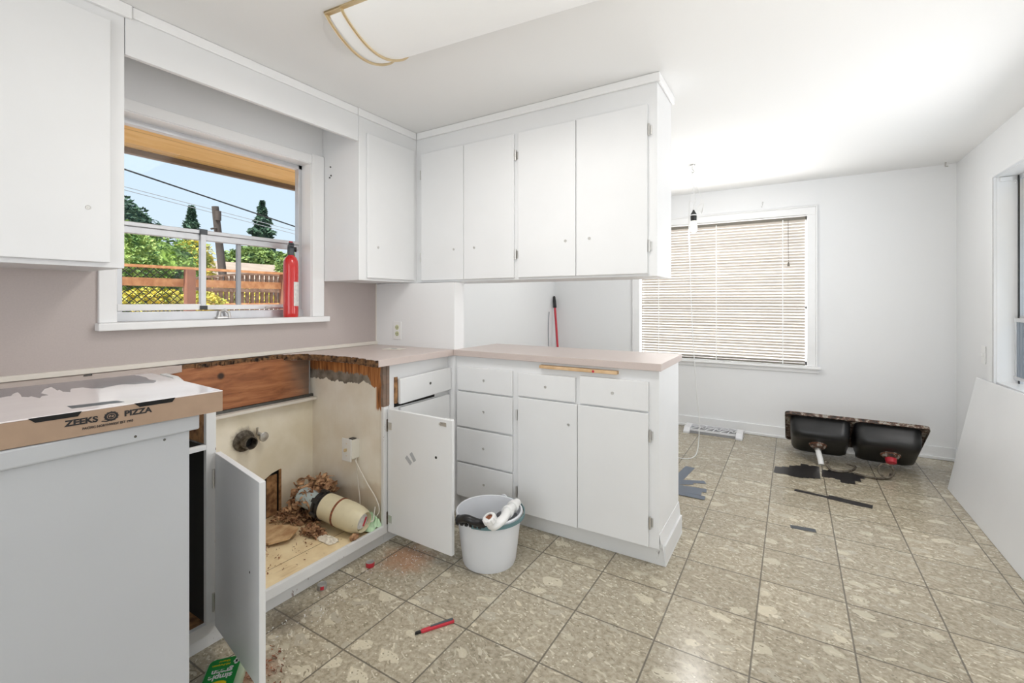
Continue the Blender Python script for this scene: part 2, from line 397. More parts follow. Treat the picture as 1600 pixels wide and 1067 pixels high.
def lid_mat():
    g = NG('glossy_printed_lid')
    g.b.inputs['Base Color'].default_value = (*hexc(238, 230, 230), 1)
    g.b.inputs['Roughness'].default_value = .12; g.b.inputs['Coat Weight'].default_value = .6; g.b.inputs['Coat Roughness'].default_value = .06
    n1 = g.noise(g.pos, 5, 2); g.bump(n1.outputs['Fac'], .15, .01)
    return g.m
M['lid'] = lid_mat()
M['artink'] = mat('glossy_slate_print', hexc(90, 88, 98), .14, coat=.5)

# ------------------------------------------------------------------ mesh helpers
def box(bm, x0, x1, y0, y1, z0, z1, mtx=None):
    vs = [bm.verts.new((x, y, z)) for x in (x0, x1) for y in (y0, y1) for z in (z0, z1)]
    if mtx is not None:
        for v in vs: v.co = mtx @ v.co
    for f in ((0, 1, 3, 2), (4, 6, 7, 5), (0, 4, 5, 1), (2, 3, 7, 6), (0, 2, 6, 4), (1, 5, 7, 3)):
        bm.faces.new([vs[i] for i in f])
    return vs
def tube(bm, pts, r, seg=10, caps=True, radii=None):
    pts = [Vector(p) for p in pts]; rings = []
    prev = None
    for i, p in enumerate(pts):
        t = (pts[min(i+1, len(pts)-1)] - pts[max(i-1, 0)]).normalized()
        if prev is None:
            u = t.orthogonal().normalized()
        else:
            u = (prev - t*prev.dot(t)).normalized()
        prev = u; v = t.cross(u)
        rr = radii[i] if radii else r
        rings.append([bm.verts.new(p + (u*math.cos(a)+v*math.sin(a))*rr) for a in [2*PI*k/seg for k in range(seg)]])
    for a, b in zip(rings, rings[1:]):
        for k in range(seg): bm.faces.new((a[k], a[(k+1) % seg], b[(k+1) % seg], b[k]))
    if caps:
        bm.faces.new(rings[0][::-1]); bm.faces.new(rings[-1])
def lathe(bm, prof, seg=32, mtx=None, sx=1.0, sy=1.0):
    """profile of (r, z); r = 0 ends close to a point"""
    rings = []
    for r, z in prof:
        if r <= 1e-6: rings.append([bm.verts.new((0, 0, z))])
        else: rings.append([bm.verts.new((r*math.cos(2*PI*k/seg)*sx, r*math.sin(2*PI*k/seg)*sy, z)) for k in range(seg)])
    for a, b in zip(rings, rings[1:]):
        for k in range(seg):
            k2 = (k+1) % seg
            if len(a) == 1 and len(b) == 1: continue
            if len(a) == 1: bm.faces.new((a[0], b[k2], b[k]))
            elif len(b) == 1: bm.faces.new((a[k], a[k2], b[0]))
            else: bm.faces.new((a[k], a[k2], b[k2], b[k]))
    if mtx is not None:
        for rg in rings:
            for v in rg: v.co = mtx @ v.co
def prism(bm, poly, z0, z1, mtx=None):
    """poly of (x, y) counter-clockwise, extruded z0..z1"""
    a = [bm.verts.new((x, y, z0)) for x, y in poly]; b = [bm.verts.new((x, y, z1)) for x, y in poly]
    n = len(poly)
    bm.faces.new(a[::-1]); bm.faces.new(b)
    for k in range(n): bm.faces.new((a[k], a[(k+1) % n], b[(k+1) % n], b[k]))
    if mtx is not None:
        for v in a+b: v.co = mtx @ v.co
def smooth_pts(pts, n=6):
    """Catmull-Rom through pts"""
    P = [Vector(p) for p in pts]; P = [P[0]*2-P[1]] + P + [P[-1]*2-P[-2]]
    out = []
    for i in range(1, len(P)-2):
        for k in range(n):
            t = k/n
            out.append(.5*((2*P[i]) + (-P[i-1]+P[i+1])*t + (2*P[i-1]-5*P[i]+4*P[i+1]-P[i+2])*t*t + (-P[i-1]+3*P[i]-3*P[i+1]+P[i+2])*t**3))
    out.append(P[-2]); return out
def obj(name, bm, m, parent=None, bevel=0.0, smooth=False, loc=None, seg=2):
    bmesh.ops.recalc_face_normals(bm, faces=bm.faces[:])
    if smooth:
        for f in bm.faces: f.smooth = True
        for ed in bm.edges:
            if len(ed.link_faces) == 2 and ed.calc_face_angle(0) > math.radians(42): ed.smooth = False
    me = bpy.data.meshes.new(name); bm.to_mesh(me); bm.free()
    o = bpy.data.objects.new(name, me); C.objects.link(o)
    if isinstance(m, str): m = M[m]
    me.materials.append(m)
    if bevel > 0:
        md = o.modifiers.new('bevel', 'BEVEL'); md.width = bevel; md.segments = seg; md.limit_method = 'ANGLE'; md.angle_limit = math.radians(40); md.harden_normals = False
    if parent is not None: o.parent = parent
    if loc is not None: o.location = loc
    return o
def bxo(name, dims, m, parent=None, bevel=0.0, mtx=None):
    bm = bmesh.new(); box(bm, *dims, mtx=mtx); return obj(name, bm, m, parent, bevel)
def thing(name, label, cat, loc=(0, 0, 0), group=None, rotz=0.0, kind=None):
    o = bpy.data.objects.new(name, None); C.objects.link(o); o.location = loc; o.rotation_euler = (0, 0, rotz); o.empty_display_size = .05
    o['label'] = label; o['category'] = cat
    if group: o['group'] = group
    if kind: o['kind'] = kind
    return o
def tag(o, label=None, cat=None, group=None, kind=None):
    if label: o['label'] = label
    if cat: o['category'] = cat
    if group: o['group'] = group
    if kind: o['kind'] = kind
    return o
def struct(name, bm, m, label, cat, bevel=0.0):
    o = obj(name, bm, m, None, bevel); return tag(o, label, cat, kind='structure')
def setup(o, name, label, cat, kind='structure'):
    return o
def local(root, o):
    """parts are modelled in world space; keep them there when parented to an Empty placed at the thing's base"""
    o.matrix_parent_inverse = Matrix.LocRotScale(root.location, root.rotation_euler, None).inverted()
    return o
def P_(name, bm, m, root, **k):
    return local(root, obj(name, bm, m, root, **k))
def PB(name, dims, m, root, bevel=0.0, mtx=None):
    bm = bmesh.new(); box(bm, *dims, mtx=mtx); return local(root, obj(name, bm, m, root, bevel))
def sub(name, bm, m, part, **k):
    """sub-part in the same space as its part"""
    return obj(name, bm, m, part, **k)
def subbox(name, dims, m, part, bevel=0.0):
    bm = bmesh.new(); box(bm, *dims); return obj(name, bm, m, part, bevel)
def text_bm(s, size, bold=0.0, depth=0.0006, font_scale_x=1.0, spacing=1.0):
    cu = bpy.data.curves.new('txt', 'FONT'); cu.body = s; cu.size = size; cu.offset = bold; cu.extrude = depth; cu.align_x = 'CENTER'; cu.align_y = 'CENTER'; cu.space_character = spacing
    o = bpy.data.objects.new('txt', cu); C.objects.link(o)
    dg = bpy.context.evaluated_depsgraph_get(); dg.update()
    me = bpy.data.meshes.new_from_object(o.evaluated_get(dg))
    bm = bmesh.new(); bm.from_mesh(me)
    bmesh.ops.scale(bm, vec=(font_scale_x, 1, 1), verts=bm.verts[:])
    bpy.data.objects.remove(o); bpy.data.curves.remove(cu); bpy.data.meshes.remove(me)
    return bm

W, YB, XR, ZC, YF = -2.328, 4.744, 1.067, 2.268, -2.6
YN = 2.10
# ------------------------------------------------------------------ room shell
bm = bmesh.new(); box(bm, W-.12, XR+.12, YF-.12, YB+.12, -.05, 0)
struct('floor', bm, 'floor', 'square vinyl floor tiles in mottled beige and grey with dark joints', 'floor')
bm = bmesh.new(); box(bm, W-.12, XR+.12, YF-.12, YB+.12, ZC, ZC+.05)
struct('ceiling', bm, 'ceiling', 'plain white painted ceiling', 'ceiling')
def wall_x(bm, x0, x1, ya, yb, oy0, oy1, oz0, oz1):
    box(bm, x0, x1, ya, oy0, 0, ZC); box(bm, x0, x1, oy1, yb, 0, ZC); box(bm, x0, x1, oy0, oy1, 0, oz0); box(bm, x0, x1, oy0, oy1, oz1, ZC)
def wall_y(bm, y0, y1, xa, xb, ox0, ox1, oz0, oz1):
    box(bm, xa, ox0, y0, y1, 0, ZC); box(bm, ox1, xb, y0, y1, 0, ZC); box(bm, ox0, ox1, y0, y1, 0, oz0); box(bm, ox0, ox1, y0, y1, oz1, ZC)
WIN1 = (.745, 1.624, 1.131, 1.997)
bm = bmesh.new(); wall_x(bm, W-.12, W, YF, YB, WIN1[0], WIN1[1], WIN1[2]-.03, WIN1[3])
struct('wall_left', bm, 'wall', 'white wall that holds the kitchen window and runs on to the dining end', 'wall')
WIN2 = (-1.346, .109, .654, 1.970)
bm = bmesh.new(); wall_y(bm, YB, YB+.12, W-.12, XR+.12, WIN2[0], WIN2[1], WIN2[2]-.025, WIN2[3])
struct('wall_back', bm, 'wall', 'white far wall of the dining end with the blind covered window', 'wall')
WIN3 = (2.10, 3.937, .72, 1.978)
bm = bmesh.new(); wall_x(bm, XR, XR+.12, YF, YB, WIN3[0], WIN3[1], WIN3[2], WIN3[3])
struct('wall_right', bm, 'wall', 'white wall on the right, with the tall window and light switch', 'wall')
bm = bmesh.new(); wall_y(bm, YF-.12, YF, W-.12, XR+.12, -1.6, .9, .05, 2.15)  # unseen opening, put in to let fill light through
struct('wall_front', bm, 'wall', 'white wall behind the camera with a wide opening', 'wall')
bm = bmesh.new(); box(bm, W, -1.675, YN, YN+.09, 0, 1.328)
struct('wall_corner', bm, 'wall', 'short white wall section between the counter corner and upper cabinets, with an outlet', 'wall')
bm = bmesh.new(); box(bm, W, W+.004, -.7, YN, .957, 1.10); box(bm, W, W+.004, -.7, .689, 1.10, 1.36); box(bm, W, W+.004, 1.706, YN, 1.10, 1.36)
tag(obj('trim_9', bm, 'splash'), 'mauve laminate backsplash behind the counter, below the kitchen window', 'backsplash', kind='structure')
bm = bmesh.new(); box(bm, W, W+.020, -.7, YN, .938, .958)
tag(obj('trim_10', bm, 'lip', bevel=.002), 'narrow ivory edging strip along the foot of the mauve backsplash', 'edging strip', kind='structure')
bm = bmesh.new(); box(bm, W+.004, W+.008, YN-.006, YN, .958, 1.33)
tag(obj('trim_11', bm, 'lip'), 'thin upright ivory bead where mauve backsplash meets white corner', 'corner bead', kind='structure')

def baseboard(name, dims, lab):
    bm = bmesh.new(); box(bm, *dims); tag(obj(name, bm, 'trim', bevel=.003), lab, 'baseboard', kind='structure')
def shoe(bm): pass
bm = bmesh.new(); box(bm, W, XR, YB-.012, YB, .0, .098); box(bm, W, XR, YB-.022, YB-.012, 0, .022)
tag(obj('baseboard_back', bm, 'wall', bevel=.003), 'pale grey baseboard along the far dining wall', 'baseboard', kind='structure')
bm = bmesh.new(); box(bm, XR-.012, XR, YF, YB-.022, 0, .098); box(bm, XR-.022, XR-.012, YF, YB-.022, 0, .022)
tag(obj('baseboard_right', bm, 'wall', bevel=.003), 'pale baseboard along the right wall', 'baseboard', kind='structure')
bm = bmesh.new(); box(bm, W, W+.012, YN+.10, YB-.022, 0, .098)
tag(obj('baseboard_left', bm, 'wall', bevel=.003), 'pale baseboard on the left wall of the dining end', 'baseboard', kind='structure')

# ------------------------------------------------------------------ kitchen window (window_1)
w1 = thing('window_1', 'aluminium kitchen window with sliding lower panes above the mauve backsplash', 'window', (W, 1.18, 1.1), kind='structure')
y0, y1, z0, z1 = WIN1
bm = bmesh.new()
box(bm, W, W+.018, y1, 1.700, z0, 2.050); box(bm, W, W+.018, .689, y0, z0, 2.050); box(bm, W, W+.012, y0, y1, z1, 2.046)
P_('casing', bm, 'trim', w1, bevel=.003)
bm = bmesh.new()   # jamb linings
box(bm, W-.075, W+.006, y1-.004, y1+.006, z0, z1); box(bm, W-.075, W+.006, y0-.006, y0+.004, z0, z1); box(bm, W-.075, W+.006, y0, y1, z1-.004, z1+.006)
P_('jamb', bm, 'trim', w1)
PB('window_sill', (W-.08, W+.045, .680, 1.720, z0-.031, z0), 'trim', w1, bevel=.004)
XG = W-.075
bm = bmesh.new()
box(bm, XG-.035, XG, y0, y0+.048, z0, z1); box(bm, XG-.035, XG, y1-.024, y1+.01, z0, z1); box(bm, XG-.035, XG, y0, y1, z1-.027, z1); box(bm, XG-.035, XG+.012, y0, y1, z0, z0+.040)
P_('window_frame', bm, 'alu', w1, bevel=.002)
bm = bmesh.new(); box(bm, XG-.030, XG+.004, y0+.03, y1-.02, 1.538, 1.556); box(bm, XG-.032, XG-.006, y0+.03, y1-.02, 1.508, 1.538)
P_('transom', bm, 'alu', w1, bevel=.002)
s1 = PB('sash', (XG-.016, XG+.004, y0+.03, 1.112, 1.176, 1.204), 'trim', w1, bevel=.002)
subbox('sash_stile', (XG-.016, XG+.006, 1.090, 1.114, 1.180, 1.560), 'alu', s1, bevel=.002)
subbox('sash_clip', (XG-.017, XG+.010, 1.086, 1.118, 1.176, 1.196), 'black', s1)
subbox('sash_clip', (XG-.017, XG+.010, 1.086, 1.118, 1.535, 1.560), 'grey', s1)
s2 = PB('sash', (XG-.034, XG-.018, 1.114, y1-.02, 1.176, 1.200), 'trim', w1, bevel=.002)
subbox('sash_stile', (XG-.034, XG-.018, 1.270, 1.290, 1.20, 1.51), 'alud', s2, bevel=.002)
bm = bmesh.new(); box(bm, XG-.024, XG-.021, y0+.045, y1-.02, 1.556, z1-.026); P_('pane', bm, 'glass', w1)
bm = bmesh.new(); box(bm, XG-.012, XG-.009, y0+.045, 1.09, 1.204, 1.51); P_('pane', bm, 'glass', w1)
bm = bmesh.new(); box(bm, XG-.028, XG-.025, 1.11, y1-.02, 1.20, 1.51); P_('pane', bm, 'glass', w1)
# crank operator
bm = bmesh.new(); box(bm, XG+.010, XG+.035, 1.150, 1.215, z0+.002, z0+.012); 
tube(bm, [(XG+.02, 1.165, z0+.01), (XG+.022, 1.168, z0+.036), (XG+.03, 1.186, z0+.044), (XG+.036, 1.202, z0+.030), (XG+.038, 1.206, z0+.006)], .007, 8)
P_('crank_handle', bm, 'nickel', w1, bevel=.002)
bm = bmesh.new(); tube(bm, [(XG+.02, 1.40, z0+.052), (XG+.02, 1.50, z0+.050)], .004, 8); tube(bm, [(XG+.018, 1.395, z0+.05), (XG+.018, 1.43, z0+.053)], .007, 8)
P_('lever', bm, 'nickel', w1)
# exterior trim strip beside the pane
PB('outer_trim', (XG-.075, XG-.04, y1+.012, y1+.06, 1.0, 2.1), 'bluewall', w1)

# ------------------------------------------------------------------ dining window (window_2)
w2 = thing('window_2', 'wide dining window in the far wall with painted casing', 'window', (-.6, YB, .65), kind='structure')
x0, x1, z0, z1 = WIN2
bm = bmesh.new()
box(bm, x0-.062, x0, YB-.018, YB, z0, z1); box(bm, x1, x1+.062, YB-.018, YB, z0, z1); box(bm, x0-.062, x1+.062, YB-.018, YB, z1, z1+.062)
box(bm, x0-.074, x0-.062, YB-.024, YB, z0, z1+.062); box(bm, x1+.062, x1+.074, YB-.024, YB, z0, z1+.062); box(bm, x0-.074, x1+.074, YB-.024, YB, z1+.062, z1+.074)
P_('casing', bm, 'trim', w2, bevel=.003)
bm = bmesh.new(); box(bm, x0-.10, x1+.10, YB-.045, YB+.06, z0-.022, z0); box(bm, x0-.085, x1+.085, YB-.016, YB, z0-.058, z0-.022)
P_('window_sill', bm, 'trim', w2, bevel=.004)
bm = bmesh.new()
for dx in ((x0, x0+.012), (x1-.012, x1)): box(bm, dx[0], dx[1], YB+.07, YB+.11, z0, z1)
for dz in ((z0, z0+.03), (z1-.03, z1), (1.155, 1.17)): box(bm, x0, x1, YB+.07, YB+.11, dz[0], dz[1])
P_('window_frame', bm, 'trim', w2)
PB('pane', (x0+.03, x1-.03, YB+.09, YB+.094, z0+.03, z1-.03), 'glass', w2)

# venetian blind: hangs in window_2
bl = thing('venetian_blind', 'closed white slatted blind filling the wide dining window', 'blind', (-.6, YB+.02, z0))
PB('head_rail', (x0+.010, x1-.010, YB+.005, YB+.035, z1-.038, z1-.012), 'blindrail', bl, bevel=.002)
bm = bmesh.new()
ns = 47; zt = z1-.048; zb = z0+.035
for k in range(ns):
    zz = zb+(zt-zb)*k/(ns-1)
    wob = .0015*math.sin(k*1.7)
    rt = Matrix.Translation((0, YB+.020, zz+wob)) @ Matrix.Rotation(math.radians(-49+4*math.sin(k*.9)), 4, 'X')
    box(bm, x0+.014, x1-.014, -.0125, .0125, -.0005, .0005, mtx=rt)
P_('slats', bm, 'blind', bl)
PB('bottom_rail', (x0+.014, x1-.014, YB+.008, YB+.032, z0+.004, z0+.020), 'blindrail', bl, bevel=.002)
for xx_ in (-1.159, -.619, -.073):
    bm = bmesh.new(); box(bm, xx_-.004, xx_+.004, YB+.004, YB+.006, z0+.01, z1-.03); P_('ladder_tape', bm, 'whiteplastic', bl)
bm = bmesh.new(); tube(bm, [(-.033, YB+.0, z1-.03), (-.029, YB-.004, 1.56)], .0025, 6)
wd = P_('pull_cord', bm, 'wand', bl)
bm = bmesh.new(); lathe(bm, [(0, .02), (.006, .018), (.010, -.015), (0, -.017)], 12, Matrix.Translation((-.029, YB-.004, 1.545))); sub('cord_tassel', bm, 'blindrail', wd, smooth=True)

# ------------------------------------------------------------------ side window (window_3)
w3 = thing('window_3', 'tall side window at the right edge with a metal framed lower sash', 'window', (XR, 3.0, .72), kind='structure')
y0, y1, z0, z1 = WIN3
bm = bmesh.new(); box(bm, XR-.016, XR, y1, y1+.10, 0.60, z1+.02); box(bm, XR-.016, XR, y1-.002, y1+.012, .6, z1)
box(bm, XR-.022, XR, y0-.06, y1+.004, z1-.004, z1+.012)
P_('casing', bm, 'wall', w3, bevel=.003)
bm = bmesh.new(); box(bm, XR-.002, XR+.115, y1-.006, y1+.004, z0, z1); box(bm, XR-.002, XR+.115, y0, y1, z1-.006, z1+.004); box(bm, XR-.002, XR+.115, y0, y1, z0-.004, z0+.006)
P_('jamb', bm, 'trim', w3)
bm = bmesh.new()
box(bm, XR+.085, XR+.105, y1-.030, y1-.006, z0, z1); box(bm, XR+.085, XR+.105, y0, y0+.03, z0, z1); box(bm, XR+.085, XR+.105, y0, y1, z1-.03, z1); box(bm, XR+.085, XR+.11, y0, y1, 1.11, 1.13)
fr = P_('window_frame', bm, 'alu', w3, bevel=.002)
bm = bmesh.new(); box(bm, XR+.080, XR+.087, y1-.036, y1-.028, z0, z1-.01); sub('seal', bm, 'black', fr)
PB('pane', (XR+.094, XR+.097, y0+.03, y1-.03, z0+.02, z1-.03), 'glass', w3)
bm = bmesh.new()
box(bm, XR+.030, XR+.052, 3.48, 3.80, 1.098, 1.120); box(bm, XR+.030, XR+.052, 3.48, 3.80, .765, .785); box(bm, XR+.032, XR+.050, 3.775, 3.795, .76, 1.12)
ls = P_('lower_sash', bm, 'alu', w3, bevel=.002)
bm = bmesh.new(); 
for k in range(7): box(bm, XR+.038, XR+.044, 3.50+k*.04, 3.536+k*.04, .785, 1.098)
sub('ribbed_pane', bm, 'glassgrey', ls)
bm = bmesh.new(); box(bm, XR+.012, XR+.06, y1-.020, y1-.008, z1-.035, z1-.010); tube(bm, [(XR+.075, y1-.012, z1-.03), (XR+.078, y1-.025, z1-.045), (XR+.070, y1-.025, z1-.052)], .003, 6)
P_('shade_bracket', bm, 'trim', w3)

# ------------------------------------------------------------------ upper cabinets
def screw(px_, py_, pz_, axis, r=.007):
    """round worn mark with screw hole where a knob was"""
    bm = bmesh.new()
    rot = Matrix.Rotation(PI/2, 4, 'Y') if axis == 'x' else Matrix.Rotation(PI/2, 4, 'X')
    lathe(bm, [(0, .0012), (r*.35, .0012), (r*.4, .0004), (r*.85, .0004), (r, .0018), (r*1.05, 0), (0, 0)], 16, Matrix.Translation((px_, py_, pz_)) @ rot)
    return bm
def door_x(name, root, x, y0, y1, z0, z1, t=.018, m='cab', knob=None, hinges=None, ajar=None, bev=.003):
    """front on a plane x = const, facing +x"""
    d = PB(name, (x, x+t, y0, y1, z0, z1), m, root, bevel=bev)
    d.matrix_parent_inverse = d.matrix_parent_inverse
    if knob: sub('screw_hole', screw(x+t, knob[0], knob[1], 'x'), 'nickel', d, smooth=True)
    for (hy, hz) in hinges or []:
        bm = bmesh.new(); tube(bm, [(x+t*.8, hy, hz-.028), (x+t*.8, hy, hz+.028)], .005, 8); box(bm, x+.001, x+.004, hy-.012, hy+.012, hz-.02, hz+.02); sub('hinge', bm, 'nickel', d)
    return d
def door_y(name, root, y, x0, x1, z0, z1, t=.018, m='cab', knob=None, hinges=None, bev=.003):
    """front on a plane y = const, facing -y"""
    d = PB(name, (x0, x1, y-t, y, z0, z1), m, root, bevel=bev)
    if knob: sub('screw_hole', screw(knob[0], y-t, knob[1], 'y'), 'nickel', d, smooth=True)
    for (hx, hz) in hinges or []:
        bm = bmesh.new(); tube(bm, [(hx, y-t*.8, hz-.028), (hx, y-t*.8, hz+.028)], .005, 8); box(bm, hx-.012, hx+.012, y-.004, y-.001, hz-.02, hz+.02); sub('hinge', bm, 'nickel', d)
    return d
ZU = 1.333
XU = -2.018      # face of uppers on the window wall
YU = 2.150       # face of uppers over the peninsula
# near-left upper cabinet
ul = thing('upper_cabinet', 'white wall cabinet left of the kitchen window, cut by the photo edge', 'cabinet', (W, .2, ZU))
PB('body', (W+.001, XU, -.75, .672, ZU, ZC-.001), 'cab', ul, bevel=.002)
door_x('door', ul, XU, -.70, .628, ZU+.016, 2.185, knob=(.568, 1.529))
PB('crown', (XU, XU+.016, -.75, .690, ZC-.048, ZC-.001), 'trim', ul, bevel=.003)
# corner upper cabinet
uc = thing('upper_cabinet', 'white wall cabinet between the kitchen window and the room corner', 'cabinet', (W, 1.9, ZU))
PB('body', (W+.001, XU, 1.702, YU, ZU, ZC-.001), 'cab', uc, bevel=.002)
door_x('door', uc, XU, 1.752, 2.122, ZU+.014, 2.150, t=.014, knob=(1.826, 1.522))
PB('crown', (XU, XU+.014, 1.690, YU-.014, ZC-.042, ZC-.001), 'trim', uc, bevel=.003)
for (px_, pz_) in ((-2.255, 1.985), (-2.25, 1.935), (-2.262, 1.925)):
    bm = bmesh.new(); tube(bm, [(px_, 1.7025, pz_), (px_, 1.697, pz_)], .004, 8); P_('screw_hole', bm, 'darkmetal', uc)
# peninsula uppers
up = thing('upper_cabinet', 'long white four-door wall cabinet hung over the peninsula', 'cabinet', (-1.27, YU, ZU))
PB('body', (XU, -.530, YU, YU+.285, ZU, ZC-.001), 'cab', up, bevel=.002)
bm = bmesh.new(); box(bm, XU+.014, -.516, YU-.014, YU, ZC-.042, ZC-.001); box(bm, -.530, -.516, YU, YU+.30, ZC-.042, ZC-.001)
P_('crown', bm, 'trim', up, bevel=.004)
DZ0, DZ1 = ZU+.012, 2.130
door_y('door', up, YU, -1.967, -1.639, DZ0, DZ1, t=.014, knob=(-1.709, 1.524), hinges=[(-1.972, 1.49), (-1.972, 2.0)])
door_y('door', up, YU, -1.636, -1.294, DZ0, DZ1, t=.014, knob=(-1.560, 1.525), hinges=[(-1.285, 1.472), (-1.285, 2.01)])
door_y('door', up, YU, -1.267, -.931, DZ0, DZ1, t=.014, knob=(-.986, 1.524))
door_y('door', up, YU, -.928, -.572, DZ0, DZ1, t=.014, knob=(-.857, 1.528), hinges=[(-.566, 1.473), (-.566, 2.01)])
# valance above the window
va = thing('window_valance', 'white valance board bridging the wall cabinets above the kitchen window', 'valance', (-2.02, 1.18, 2.09))
PB('board', (XU-.020, XU, .674, 1.700, 2.092, ZC-.001), 'cab', va, bevel=.002)
PB('crown', (XU, XU+.010, .692, 1.688, ZC-.040, ZC-.001), 'trim', va, bevel=.003)

# ------------------------------------------------------------------ peninsula base
PX0, PX1, PY0, PY1 = -1.675, -.514, 2.120, 2.530
pb = thing('base_cabinet', 'white peninsula base cabinet with six drawers and two doors', 'cabinet', (-1.1, 2.3, 0))
bm = bmesh.new(); box(bm, PX0, PX1, PY0, PY1, .092, .902)
P_('body', bm, 'cab', pb, bevel=.002)
bm = bmesh.new(); prism(bm, [(PX0, 2.160), (PX1+.018, 2.160), (PX1+.018, PY1), (PX0, PY1)], 0, .092)
P_('toe_kick', bm, 'scuffed', pb, bevel=.001)
# lower end panel skin that flares out, torn at its front corner
bm = bmesh.new()
pts = [(2.122, .135), (2.128, .098), (2.140, .120), (2.148, .085), (2.156, .05), (2.160, .0), (PY1, 0), (PY1, .16), (2.121, .16)]
prism(bm, [(a, b) for a, b in pts], PX1, PX1+.0025, Matrix(((0, 0, 1, 0), (1, 0, 0, 0), (0, 1, 0, 0), (0, 0, 0, 1))))
for v in bm.verts:
    if v.co.z < .16: v.co.x += .017*(1-v.co.z/.16)
P_('end_panel', bm, 'cab', pb)
def drawer_y(root, x0, x1, z0, z1, kx=None, kz=None):
    return door_y('drawer', root, PY0, x0, x1, z0, z1, t=.016, knob=(kx or (x0+x1)/2, kz or (z0+z1)/2))
drawer_y(pb, -1.657, -1.285, .706, .842)
drawer_y(pb, -1.660, -1.285, .499, .698)
drawer_y(pb, -1.662, -1.285, .297, .489)
drawer_y(pb, -1.657, -1.285, .096, .287)
drawer_y(pb, -1.250, -.919, .714, .838)
drawer_y(pb, -.895, -.560, .714, .850)
door_y('door', pb, PY0, -1.250, -.909, .094, .706, t=.016, knob=(-.955, .60), hinges=[(-1.258, .61), (-1.258, .20)])
door_y('door', pb, PY0, -.906, -.560, .098, .706, t=.016, hinges=[(-.553, .604), (-.553, .209)])
bm = bmesh.new(); box(bm, -1.115, -.702, 2.092, PY0+.01, .872, .888)
bb = obj('bread_board', bm, 'pinewood', None, bevel=.002)
tag(bb, 'pull-out pine bread board edge just under the peninsula countertop', 'bread board')
bm = bmesh.new(); lathe(bm, [(0, 0), (.006, 0), (.0065, .0008), (0, .0012)], 14, Matrix.Translation((-.82, 2.0925, .879)) @ Matrix.Rotation(PI/2, 4, 'X')); sub('knot', bm, 'redplastic', bb)
bm = bmesh.new(); box(bm, -1.110, -.708, PY0-.0015, PY0-.0005, .889, .898)
# countertops
bm = bmesh.new(); box(bm, -1.676, -.500, 2.092, 2.548, .903, .937)
tag(obj('countertop', bm, 'laminate', bevel=.002), 'mauve laminate countertop on the peninsula', 'countertop')
bm = bmesh.new()
jag = [(-1.677, 1.528), (-1.70, 1.520), (-1.73, 1.535), (-1.76, 1.528), (-1.79, 1.548), (-1.83, 1.543), (-1.86, 1.562), (-1.90, 1.552), (-1.95, 1.560), (-2.0, 1.548), (-2.04, 1.552), (-2.08, 1.540), (-2.12, 1.546), (-2.16, 1.538), (-2.19, 1.520), (-2.22, 1.535), (-2.26, 1.50), (-2.30, 1.44), (-2.326, 1.40)]
prism(bm, [(-2.326, 2.099), (-2.326, 1.40)][:1] + [], 0, 0) if 0 else None
prism(bm, jag + [(-2.326, 2.099), (-1.677, 2.099)], .903, .937)
ct = tag(obj('countertop', bm, 'laminate', bevel=.0008), 'mauve laminate countertop in the corner with a broken, splintered front-left edge', 'countertop')
bm = bmesh.new()
for i in range(len(jag)-1):
    a, b = jag[i], jag[i+1]
    for k in range(6):
        t0, t1 = k/6, (k+1)/6
        p = (a[0]+(b[0]-a[0])*t0, a[1]+(b[1]-a[1])*t0); q = (a[0]+(b[0]-a[0])*t1, a[1]+(b[1]-a[1])*t1)
        d = random.uniform(.002, .008); zt_ = .9365-random.uniform(0, .003)
        prism(bm, [(p[0], p[1]+.002), (q[0], q[1]+.002), (q[0]-.002, q[1]-d), (p[0]+.002, p[1]-d*random.uniform(.5, 1))], .9025+random.uniform(0, .003), zt_-.001)
sub('splintered_edge', bm, 'darkply', ct)
# remnant strip of counter left of the sink opening
bm = bmesh.new()
prism(bm, [(-2.326, -.70), (-1.745, -.70), (-1.745, .50), (-2.10, .53), (-2.16, .70), (-2.20, .78), (-2.24, .86), (-2.28, .93), (-2.305, .99), (-2.326, 1.03)], .905, .936)
cr = tag(obj('countertop', bm, 'laminate', bevel=.001), 'worn strip of mauve countertop left along the backsplash behind the pizza box', 'countertop')
bm = bmesh.new(); lathe(bm, [(0, 0), (.010, 0), (.008, .003), (0, .004)], 12, Matrix.Translation((-2.264, .639, .936))); tube(bm, [(-2.266, .632, .938), (-2.262, .655, .939)], .003, 6)
sub('screw', bm, 'darkmetal', cr)

# ------------------------------------------------------------------ left run drawer cabinet
XL = -1.722
dc = thing('base_cabinet', 'white base cabinet in the corner with a crooked drawer above the open door', 'cabinet', (-2.0, 1.9, 0))
PB('body', (-2.325, XL, 1.640, 2.098, .066, .902), 'cab', dc, bevel=.001)
PB('toe_kick', (-2.30, -1.757, 1.638, 2.098, 0, .066), 'chipped', dc)
mt = Matrix.Translation((0, 1.90, .77)) @ Matrix.Rotation(math.radians(1.4), 4, 'X') @ Matrix.Translation((0, -1.90, -.77))
d1 = PB('drawer', (XL+.010, XL+.028, 1.690, 2.095, .700, .828), 'cab', dc, bevel=.003, mtx=mt)
sub('screw_hole', screw(XL+.028, 1.915, .768, 'x'), 'darkmetal', d1, smooth=True)
PB('drawer_gap_shade', (XL, XL+.0008, 1.672, 1.98, .680, .700), 'holeshade', dc)  # dark sheets on the solid body, painted shade of the drawer gap
PB('drawer_gap_shade', (XL, XL+.0008, 1.674, 1.694, .70, .832), 'holeshade', dc)
d2 = PB('drawer', (XL, XL+.018, 1.705, 2.095, .46, .676), 'cab', dc, bevel=.003)
PB('drawer', (XL, XL+.018, 1.66, 2.095, .10, .45), 'cab', dc, bevel=.003)
PB('drawer_box_side', (XL, XL+.010, 1.672, 1.688, .70, .832), 'ply', dc)

